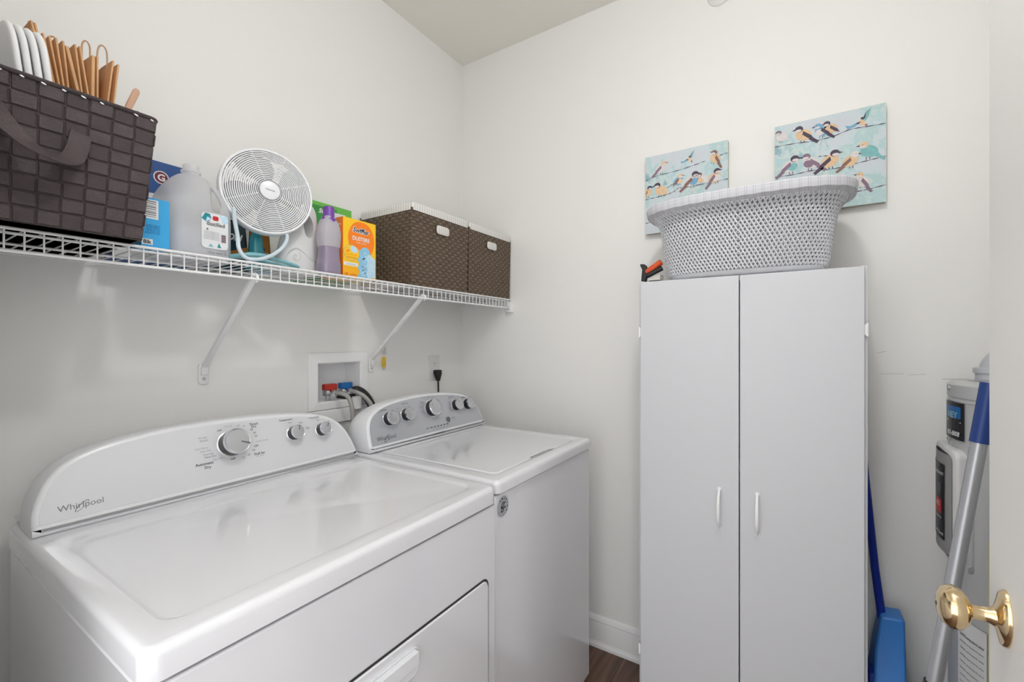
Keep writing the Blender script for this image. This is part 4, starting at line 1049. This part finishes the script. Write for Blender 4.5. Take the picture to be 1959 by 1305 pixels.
for (y0, y1, hy, hz, lab) in ((.1495, .447, .203, H - .516, 'left door'), (-.150, .1465, .100, H - .513, 'right door')):
    dd = MB().box(CX0, CX0 + .015, y0, y1, .05, CT - .001, 'lam').build('cabinet_door', t, bevel=.0015)
    pts = []
    for k in range(17):
        q = -1 + k / 8; pts.append((CX0 - .026 * (1 - abs(q) ** 3.2) - .002, hy, hz + .060 * q))
    b = MB().tube(pts, [.0038 + .0014 * (1 - abs(-1 + k / 8)) for k in range(17)], 'whitep', 12)
    for s_ in (-1, 1): b.lathe([(.006, 0), (.006, .003)], 'whitep', 14, frame((CX0 - .0005, hy, hz + s_ * .060), (0, -1, 0), (0, 0, 1)) if False else Matrix.Translation((CX0 - .002, hy, hz + s_ * .060)) @ Matrix.Rotation(PI / 2, 4, 'Y'))
    b.build('door_handle', dd)
    yh = y1 if y0 > 0 else y0; sg = 1 if y0 > 0 else -1
    for z in (H + .030, H - 1.045):
        b = MB().lathe([(.0035, 0), (.0035, .036)], 'whitep', 12, Matrix.Translation((CX0 + .008, yh + sg * .006, z - .018)))
        b.box(CX0 + .006, CX0 + .02, yh + sg * .003 - .002, yh + sg * .003 + .004, z - .014, z + .014, 'whitep')
        b.lathe([(.0022, 0), (.0022, .006)], 'silver', 8, Matrix.Translation((CX0 + .008, yh + sg * .006, z + .018)))
        b.build('hinge', dd, bevel=.0006)
# orange and black tool
t = thing('orange_hand_tool', 'orange and black hand tool poking out beside the laundry basket on the cabinet', 'tool', (1.53, .445, CT + .004))
b = MB()
b.loft([[(-.012, -.010, 0), (.012, -.010, 0), (.012, .006, 0), (-.012, .006, 0)], [(-.010, -.012, .040), (.010, -.012, .040), (.010, .003, .040), (-.010, .003, .040)], [(-.010, -.011, .052), (.010, -.011, .052), (.010, .010, .055), (-.010, .010, .055)], [(-.008, -.004, .059), (.008, -.004, .059), (.008, .011, .060), (-.008, .011, .060)]], 'toolk')
b.build('clamp_jaw', t, bevel=.003, seg=3)
b = MB().tube(spline([(0, .000, .016), (0, -.018, .022), (0, -.040, .032), (0, -.062, .042)], 5), .0095, 'toolk', 12); b.build('lower_grip', t)
b = MB().tube(spline([(0, -.008, .032), (0, -.025, .040), (0, -.045, .053), (0, -.060, .062)], 5), .0105, 'toolo', 12); b.build('upper_grip', t, label='orange grip')
t = tag(MB().loft([[(1.515, .428, CT + .004), (1.560, .428, CT + .004), (1.560, .386, CT + .004), (1.515, .386, CT + .004)], [(1.515, .427, CT + .007), (1.560, .427, CT + .007), (1.560, .386, CT + .024), (1.515, .386, CT + .024)]], 'beige').build('beige_wedge', bevel=.001), 'low beige wedge lying on the cabinet top beside the orange and black tool', 'wedge')

# laundry basket
LC = Vector((1.609, .150, CT + .002))
t = thing('laundry_basket', 'large white perforated laundry basket with plaid cloth rim on top of the cabinet', 'laundry basket', LC)
prof_l = [(0, .205, .092), (.004, .214, .101), (.018, .222, .108), (.055, .230, .113), (.11, .238, .119), (.160, .245, .125), (.182, .250, .129), (.200, .262, .138), (.216, .278, .150), (.225, .286, .157)]
def lw_(z):
    for i in range(len(prof_l) - 1):
        a, c = prof_l[i], prof_l[i + 1]
        if z <= c[0] + 1e-9:
            k = (z - a[0]) / (c[0] - a[0]); return a[1] + (c[1] - a[1]) * k, a[2] + (c[2] - a[2]) * k
    return prof_l[-1][1:]
def lp_(a, z, o=0, e=2.9):
    A, B_ = lw_(z); c, q = math.cos(a), math.sin(a)
    return Vector(((B_ + o) * math.copysign(abs(c) ** (2 / e), c), (A + o) * math.copysign(abs(q) ** (2 / e), q), z))
# equal arc angles
def arc_angles(n, z):
    K = 720; pts = [lp_(2 * PI * k / K, z) for k in range(K + 1)]; L = [0]
    for k in range(K): L.append(L[-1] + (pts[k + 1] - pts[k]).length)
    out = []; j = 0
    for i in range(n):
        tgt = L[-1] * i / n
        while L[j + 1] < tgt: j += 1
        out.append(2 * PI * (j + (tgt - L[j]) / (L[j + 1] - L[j])) / K)
    return out
NC = 104; AA = arc_angles(NC * 2, .11); n2 = NC * 2
b = MB()
# solid foot and upper collar
for z_0, z_1 in ((0, .016), (.210, .225)):
    zs_ = [z_0 + (z_1 - z_0) * k / 3 for k in range(4)]
    b.loft([[lp_(AA[k], z, 0) for k in range(0, n2, 2)] for z in zs_] , 'hb', z_0 == 0, False)
# knitted wall: slanted strands crossing in V stitches
rows_ = 19; zr0, zr1 = .016, .212; dz = (zr1 - zr0) / rows_
def strand(p0, p1, p2, r):
    b.tube([p0, p1, p2], [r * .75, r, r * .75], 'hb', 4, caps=False)
for j in range(rows_):
    z = zr0 + dz * j
    for i in range(NC):
        s_ = (i * 2 + (j % 2)) % n2
        a0, a1, a2 = AA[s_], AA[(s_ + 1) % n2], AA[(s_ + 2) % n2]
        strand(lp_(a0, z + dz * 1.15, -.0012), lp_((a0 + (a1 if a1 > a0 else a1 + 2 * PI)) / 2, z + dz * .55, .0018), lp_(a1, z - dz * .05, -.0004), .0029)
        strand(lp_(a2, z + dz * 1.15, -.0012), lp_((a1 + (a2 if a2 > a1 else a2 + 2 * PI)) / 2, z + dz * .55, .0010), lp_(a1, z - dz * .05, -.0004), .0022)
for j in range(rows_):
    z = zr0 + dz * (j + .5)
    b.tube([lp_(AA[k], z + .0012 * (1 if (k // 2) % 2 else -1), -.001) for k in range(0, n2, 2)], .0017, 'hb', 5, closed=True)
b.build('basket_body', t, smooth=60, fix=False)
b = MB()
def lin(z, o): return [lp_(AA[k], z, o) for k in range(0, n2, 2)]
def lim(h, o, zz): 
    out = []
    for k in range(0, n2, 2):
        p = lp_(AA[k], .225, o); out.append(Vector((p.x, p.y, zz + .0009 * math.sin(k * .9))))
    return out
b.loft([lim(0, -.010, .212), lim(0, .0065, .220), lim(0, .0085, .230), lim(0, .0095, .242), lim(0, .0065, .2475), lim(0, -.002, .2485), lim(0, -.010, .244), lim(0, -.016, .222)], 'hbl', False, False)
b.loft([lin(.222, -.015), lin(.18, -.030), lin(.11, -.034), lin(.02, -.036)], 'hbl', False, True)
b.build('cloth_liner', t, smooth=50, label='grey plaid cloth folded over the rim')

# ------------------------------------------------------------------ canvases
def bird(b, mx, u, v, s, face, body, head, wing, tail=1, tilt=0, z=.0006, breast=None, lim=(1, 1)):
    """small painted songbird seen from the side; face = +1 looks right"""
    f = face
    def T(px, py):
        c, q = math.cos(tilt), math.sin(tilt); px, py = px * s, py * s
        px, py = px * c - py * q, px * q + py * c
        return (min(max(u + f * px, .001), lim[0] - .001), min(max(v + py, .001 - lim[1]), -.001))
    def E(cx, cy, a, bb, m, r=0, zz=0):
        pts = []
        for k in range(18):
            t_ = 2 * PI * k / 18; x = a * math.cos(t_); y = bb * math.sin(t_)
            pts.append(T(cx + x * math.cos(r) - y * math.sin(r), cy + x * math.sin(r) + y * math.cos(r)))
        b.poly(pts, m, mx, z + zz)
    if tail: b.poly([T(-.28, -.10), T(-.20, -.28), T(-.62, -.62), T(-.72, -.50)], wing, mx, z)
    E(0, 0, .40, .31, body, .45, .0002)
    if breast: E(.12, -.06, .24, .20, breast, .4, .0003)
    E(.22, .36, .20, .18, head, 0, .0004)
    E(.25, .28, .15, .08, 'b_wh', 0, .0005)
    b.poly([T(.40, .40), T(.58, .34), T(.40, .31)], 'b_dk', mx, z + .0005)
    b.poly([T(.02, .22), T(-.36, -.10), T(-.50, -.36), T(-.22, -.24), T(.06, .02)], wing, mx, z + .0006)
    E(.28, .38, .022, .022, 'inkd', 0, .0007)
    for k in (-.05, .1): b.poly([T(k, -.30), T(k + .03, -.30), T(k + .05, -.44), T(k + .01, -.44)], 'b_dk', mx, z + .0001)
def branch(b, mx, pts, w, z=.0004):
    P = spline([(p[0], p[1], 0) for p in pts], 6); up, dn = [], []
    for i, p in enumerate(P):
        ww = w * (.6 + .4 * math.sin(i * 1.7)); up.append((p.x, p.y + ww)); dn.append((p.x, p.y - ww))
    for i in range(len(P) - 1): b.poly([dn[i], dn[i + 1], up[i + 1], up[i]], 'b_dk', mx, z)
def flying(b, mx, u, v, s, z=.0006):
    b.poly([(u - .10 * s, v), (u + .10 * s, v + .22 * s), (u + .35 * s, v - .05 * s), (u + .45 * s, v - .50 * s), (u + .25 * s, v - .42 * s), (u, v - .2 * s)], 'b_or', mx, z)
    b.poly([(u + .15 * s, v + .1 * s), (u + .45 * s, v + .75 * s), (u + .75 * s, v + .95 * s), (u + .55 * s, v + .25 * s), (u + .4 * s, v - .02 * s)], 'b_te', mx, z + .0001)
    b.poly([(u + .15 * s, v + .1 * s), (u + .45 * s, v + .75 * s), (u + .35 * s, v + .2 * s)], 'b_dk', mx, z + .0002)
    b.poly([(u + .1 * s, v), (u - .3 * s, v - .05 * s), (u - .6 * s, v - .2 * s), (u - .95 * s, v - .10 * s), (u - .8 * s, v - .42 * s), (u - .3 * s, v - .32 * s)], 'b_bl', mx, z + .0001)
    b.poly([(u + .1 * s, v - .02 * s), (u - .25 * s, v - .05 * s), (u - .1 * s, v - .2 * s)], 'b_dk', mx, z + .0002)
    b.poly([(u + .05 * s, v + .2 * s), (u + .12 * s, v + .36 * s), (u + .26 * s, v + .30 * s), (u + .22 * s, v + .14 * s)], 'b_dk', mx, z + .0002)
    b.poly([(u + .35 * s, v - .30 * s), (u + .50 * s, v - .28 * s), (u + .50 * s, v - .62 * s), (u + .38 * s, v - .55 * s)], 'b_pk', mx, z + .0002)
def canvas(name, label, yl, yr, zt, zb, birds, branches, flys, patches=()):
    t = thing(name, label, 'painting', (1.777, (yl + yr) / 2, (zt + zb) / 2), group='bird paintings')
    W_ = yl - yr; Hh = zt - zb
    MB().box(.0008, .0215, -W_ / 2, W_ / 2, -Hh / 2, Hh / 2, 'cedge').build('stretched_edge', t, bevel=.0015)
    mx = frame((0, W_ / 2, Hh / 2), (0, -1, 0), (0, 0, 1)); b = MB()
    b.add([(0, -Hh, 0), (W_, -Hh, 0), (W_, 0, 0), (0, 0, 0)], [(0, 1, 2, 3)], 'canvas', mx)
    for u, v, a, c, m in patches: b.ell(u * W_, -v * Hh, a * W_, c * Hh, m, mx, .0002, rot=.2)
    for br in branches: branch(b, mx, [(u * W_, -v * Hh) for u, v in br], .0017)
    for (u, v, s_, f, bo, he, wi, ta, ti, bre) in birds: bird(b, mx, u * W_, -v * Hh, s_ * W_, f, bo, he, wi, ta, ti, breast=bre, lim=(W_, Hh))
    for (u, v, s_) in flys: flying(b, mx, u * W_, -v * Hh, s_ * W_)
    b.build('painted_face', t, smooth=0, fix=False)
canvas('bird_painting', 'square canvas of small birds on branches, the lower left one of the two', .509, .212, H + .729, H + .424,
       [(.20, .18, .17, 1, 'b_wh', 'b_or', 'b_pk', 1, 0, None), (.86, .19, .17, -1, 'b_or', 'b_br', 'b_br', 1, .4, None), (.02, .46, .16, 1, 'b_or', 'b_dk', 'b_br', 1, 0, None), (.20, .46, .20, -1, 'b_or', 'b_dk', 'b_or', 0, 0, 'b_or'),
        (.42, .38, .15, 1, 'b_bl', 'b_or', 'b_br', 0, .1, 'b_or'), (.58, .41, .21, 1, 'b_wh', 'b_dk', 'b_br', 1, 0, 'b_bl'), (.71, .41, .16, -1, 'b_wh', 'b_br', 'b_wh', 0, 0, 'b_or'), (.85, .42, .19, 1, 'b_or', 'b_dk', 'b_pk', 1, .2, 'b_wh')],
       [[(0, .30), (.15, .265), (.40, .25), (.60, .225), (.74, .20)], [(.80, .2), (.95, .16), (1, .16)], [(0, .55), (.12, .54), (.25, .53), (.35, .51), (.42, .47), (.5, .475), (.75, .475), (1, .465)], [(.28, .44), (.35, .41), (.38, .39)], [(.35, .41), (.385, .52)], [(0, .86), (.14, .84)], [(.71, .44), (.715, .56)]],
       [(.54, .13, .10)])
canvas('bird_painting', 'square canvas of small birds on branches, the upper right one of the two', .066, -.230, H + .736, H + .430,
       [(.07, .13, .15, -1, 'b_wh', 'b_pk', 'b_wh', 0, 0, None), (.28, .155, .20, -1, 'b_or', 'b_dk', 'b_dk', 1, 0, 'b_or'), (.45, .155, .17, -1, 'b_bl', 'b_bl', 'b_dk', 1, 0, 'b_wh'), (.53, .145, .16, -1, 'b_or', 'b_dk', 'b_dk', 0, 0, 'b_or'), 
        (.15, .47, .21, 1, 'b_wh', 'b_dk', 'b_pk', 1, 0, 'b_te'), (.35, .47, .20, -1, 'b_wh', 'b_pk', 'b_pk', 1, 0, 'b_pk'), (.52, .49, .21, 1, 'b_or', 'b_dk', 'b_dk', 1, 0, 'b_or'), (.70, .53, .18, 1, 'b_or', 'b_wh', 'b_br', 1, 0, None), (.86, .46, .20, -1, 'b_te', 'b_or', 'b_te', 1, 0, 'b_te'),
        (.80, .76, .17, -1, 'b_wh', 'b_or', 'b_pk', 1, .3, None)],
       [[(0, .225), (.2, .23), (.4, .245), (.55, .235), (.70, .20), (.85, .205), (1, .21)], [(0, .565), (.2, .57), (.35, .56), (.55, .58), (.75, .565), (.9, .55), (1, .54)], [(.42, .42), (.5, .43)], [(.5, .88), (.72, .86), (.85, .85), (1, .83)], [(.065, .2), (.06, .32)], [(.47, .2), (.50, .34)], [(.47, .2), (.43, .31)]],
       [(.78, .14, .13)], [])

# ------------------------------------------------------------------ water heater, pole, dustpan
HC = Vector((1.537, -.523, 0)); HR = .2
t = thing('water_heater', 'grey electric water heater tank behind the door with labels and a side cover', 'water heater', HC)
zt = H - .104
b = MB().lathe([(HR - .012, .06), (HR, .065), (HR, zt - .045), (HR + .0016, zt - .044), (HR + .0016, zt - .040), (HR, zt - .039), (HR, zt - .034), (HR + .0022, zt - .033), (HR + .0022, zt - .004), (HR - .002, zt), (HR - .02, zt + .001)], 'heater', 96); b.build('tank', t, smooth=30)
b = MB().lathe([(HR - .03, .0), (HR - .03, .062)], 'dark', 48)
for k in range(3): b.box(-.02, .02, -.02, .02, 0, .06, 'dark', Matrix.Rotation(R_(120 * k), 4, 'Z') @ Matrix.Translation((.14, 0, 0)))
b.build('base_feet', t)
def cyl(b, a0, a1, z0, z1, r0, r1, m, n=10, rad=0):
    """curved plate wrapped on the tank between angles"""
    P0, P1 = [], []
    pts = rrect(R_(a0) * HR, R_(a1) * HR, z0, z1, rad, 4) if rad else [(R_(a0) * HR + (R_(a1) - R_(a0)) * HR * k / n, z0) for k in range(n + 1)] + [(R_(a1) * HR - (R_(a1) - R_(a0)) * HR * k / n, z1) for k in range(n + 1)]
    for s_, z in pts: P0.append((r0 * math.cos(s_ / HR), r0 * math.sin(s_ / HR), z)); P1.append((r1 * math.cos(s_ / HR), r1 * math.sin(s_ / HR), z))
    b.loft([P0, P1], m)
def strip(b, a0, a1, z0, z1, r, m, n=8):
    rows = [[(r * math.cos(R_(a0 + (a1 - a0) * k / n)), r * math.sin(R_(a0 + (a1 - a0) * k / n)), z) for k in range(n + 1)] for z in (z0, z1)]
    b.loft(rows, m, False, False, closed=False)
def wtext(b, txt, a, z, w, h, r, m, bold=.02, shear=0):
    """lettering wrapped on the tank"""
    q = MB(); q.text(txt, m, Matrix.Identity(4), width=w, height=h, bold=bold, shear=shear)
    vs = [((r) * math.cos(R_(a) + p[0] / HR), (r) * math.sin(R_(a) + p[0] / HR), z + p[1]) for p in q.v]
    b.add(vs, q.f, m)
# thermostat cover
b = MB()
for r_, i_ in ((HR, 0), (HR + .012, 0), (HR + .018, .8), (HR + .0215, 2.2)): pass
rings = []
for r_, ins_ in ((HR - .002, 0), (HR + .014, 0), (HR + .019, .0015), (HR + .0215, .005), (HR + .0225, .012)):
    pts = rrect(R_(66) * HR + ins_, R_(112) * HR - ins_, H - .535 + ins_, H - .262 - ins_, .022 - ins_ * .5, 6)
    rings.append([(r_ * math.cos(s_ / HR), r_ * math.sin(s_ / HR), z) for s_, z in pts])
b.loft(rings, 'heaterc', True, False)
for k in range(12): strip(b, 66 + 4, 112 - 4, H - .52, H - .277, HR + .0223, 'heaterc')
b2 = b.build('thermostat_cover', t, smooth=50)
b = MB(); strip(b, 74, 101, H - .492, H - .305, HR + .0232, 'labelk'); strip(b, 86, 97, H - .430, H - .395, HR + .0236, 'labelr')
wtext(b, 'STATE WATT', 93, H - .330, .05, .008, HR + .0238, 'labelw'); strip(b, 86, 96, H - .378, H - .355, HR + .0236, 'ink')
wtext(b, 'ICC', 91.5, H - .408, .02, .010, HR + .0240, 'labelw'); wtext(b, 'Energy', 93, H - .440, .03, .007, HR + .0238, 'labelw'); wtext(b, 'Self-Guard', 93, H - .478, .045, .007, HR + .0238, 'labelw')
b.build('cover_label', b2, smooth=0, fix=False, label='black label with red panel')
b = MB(); cyl(b, 60, 117, H - .545, H - .250, HR, HR + .0025, 'heater', rad=.012); b.build('cover_flange', t, smooth=50)
b = MB(); strip(b, 72, 110, H - .240, H - .150, HR + .0028, 'labelk'); strip(b, 84, 107, H - .188, H - .160, HR + .0032, 'blue')
wtext(b, 'NEY', 97, H - .181, .05, .016, HR + .0036, 'tealp', .03); wtext(b, '803-8808', 97, H - .226, .062, .012, HR + .0034, 'labelw', .03, .2); wtext(b, '_', 97, H - .197, .07, .003, HR + .0034, 'labelw')
b.build('installer_label', t, smooth=0, fix=False, label='black and blue installer sticker')
b = MB(); strip(b, 104, 125.5, H - .98, H - .66, HR + .0024, 'labelw')
for k in range(14): wtext(b, 'CAUTION warning notice for service', 115, H - .70 - k * .016, .062, .005 if k else .009, HR + .0030, 'ink' if k else 'inkd', .01)
strip(b, 126.5, 131, H - 1.02, H - .45, HR + .0024, 'labely'); b.build('rating_label', t, smooth=0, fix=False, label='white and yellow rating labels')
for z in (H - .118, H - .245): 
    MB().lathe([(.005, 0), (.005, .003), (.002, .0045)], 'silver', 12, Matrix.Rotation(R_(90), 4, 'Z') @ Matrix.Translation((HR + .0015, 0, z)) @ Matrix.Rotation(PI / 2, 4, 'Y')).build('screw', t)
b = MB(); P_ = Vector((.088, .086, zt))
b.lathe([(.075, 0), (.075, .003), (.03, .006)], 'silver', 36, Matrix.Translation((.075, .075, zt)))
b.lathe([(.030, .004), (.030, .020), (.034, .022), (.034, .034), (.028, .036)], 'fback', 32, Matrix.Translation((.085, .105, zt)))
b.tube(spline([(.085, .105, zt + .03), (.085, .101, zt + .045), (.082, .086, zt + .065), (.070, .060, zt + .082), (.04, .03, zt + .09)], 6), .023, 'fback', 20); b.build('vent_elbow', t)
b = MB()
for x, y in ((-.05, -.1), (-.08, .09)): b.lathe([(.012, 0), (.012, .5)], 'steel', 16, Matrix.Translation((x, y, zt)))
b.build('water_pipe', t)

# mop pole
P0 = Vector((1.255, -.165, .02)); P1 = Vector((1.318, -.338, H - .088)); P2 = P1
t = thing('mop_pole', 'grey metal mop pole with two navy sleeves leaning on the water heater', 'mop', P0)
def seg_(a, c, r, m, name, extra=None):
    p = [P0 + (P2 - P0) * k - P0 for k in (a, c)]
    b = MB().tube([p[0], p[0].lerp(p[1], .5), p[1]], r, m, 20); return b.build(name, t, smooth=40)
seg_(.03, .985, .0132, 'pole', 'pole')
seg_(.895, 1.0, .0158, 'sleeve', 'upper_sleeve'); seg_(.375, .455, .0160, 'sleeve', 'lower_sleeve')
seg_(.452, .462, .0170, 'toolk', 'collar')
b = MB().tube([(0, -.16, .0), (0, .10, .0)], .016, 'sleeve', 12, flat=.6); b.build('mop_head', t)
# dustpan and brush
t = thing('long_handled_dustpan', 'blue dustpan with a dark blue handle standing between cabinet and wall', 'dustpan', (1.70, -.235, 0))
b = MB()
b.tube([(.03, .066, H - .34), (.01, .040, .62), (.0, .018, .42)], [.013, .015, .016], 'dblue', 14, flat=.7); b.build('handle', t)
b = MB().loft([[(-.035, .030, .50), (.035, .030, .50), (.035, -.022, .505), (-.035, -.022, .505)], [(-.04, .045, .40), (.04, .045, .40), (.04, -.024, .40), (-.04, -.024, .40)], [(-.07, .05, .34), (.05, .05, .34), (.05, -.02, .34), (-.07, -.02, .34)],
               [(-.10, .06, .29), (.06, .06, .29), (.06, -.035, .29), (-.10, -.035, .29)], [(-.12, .062, .02), (.06, .062, .02), (.06, -.06, .02), (-.12, -.06, .02)]], 'mblue'); b.build('pan', t, bevel=.006, seg=3)
b = MB().loft([[(-.06, .062, .34), (.0, .062, .34), (.0, .02, .34), (-.06, .02, .34)], [(-.135, .064, .0), (-.06, .064, .0), (-.08, -.02, .0), (-.135, -.02, .0)]], 'dblue'); b.build('brush_head', t, bevel=.004)
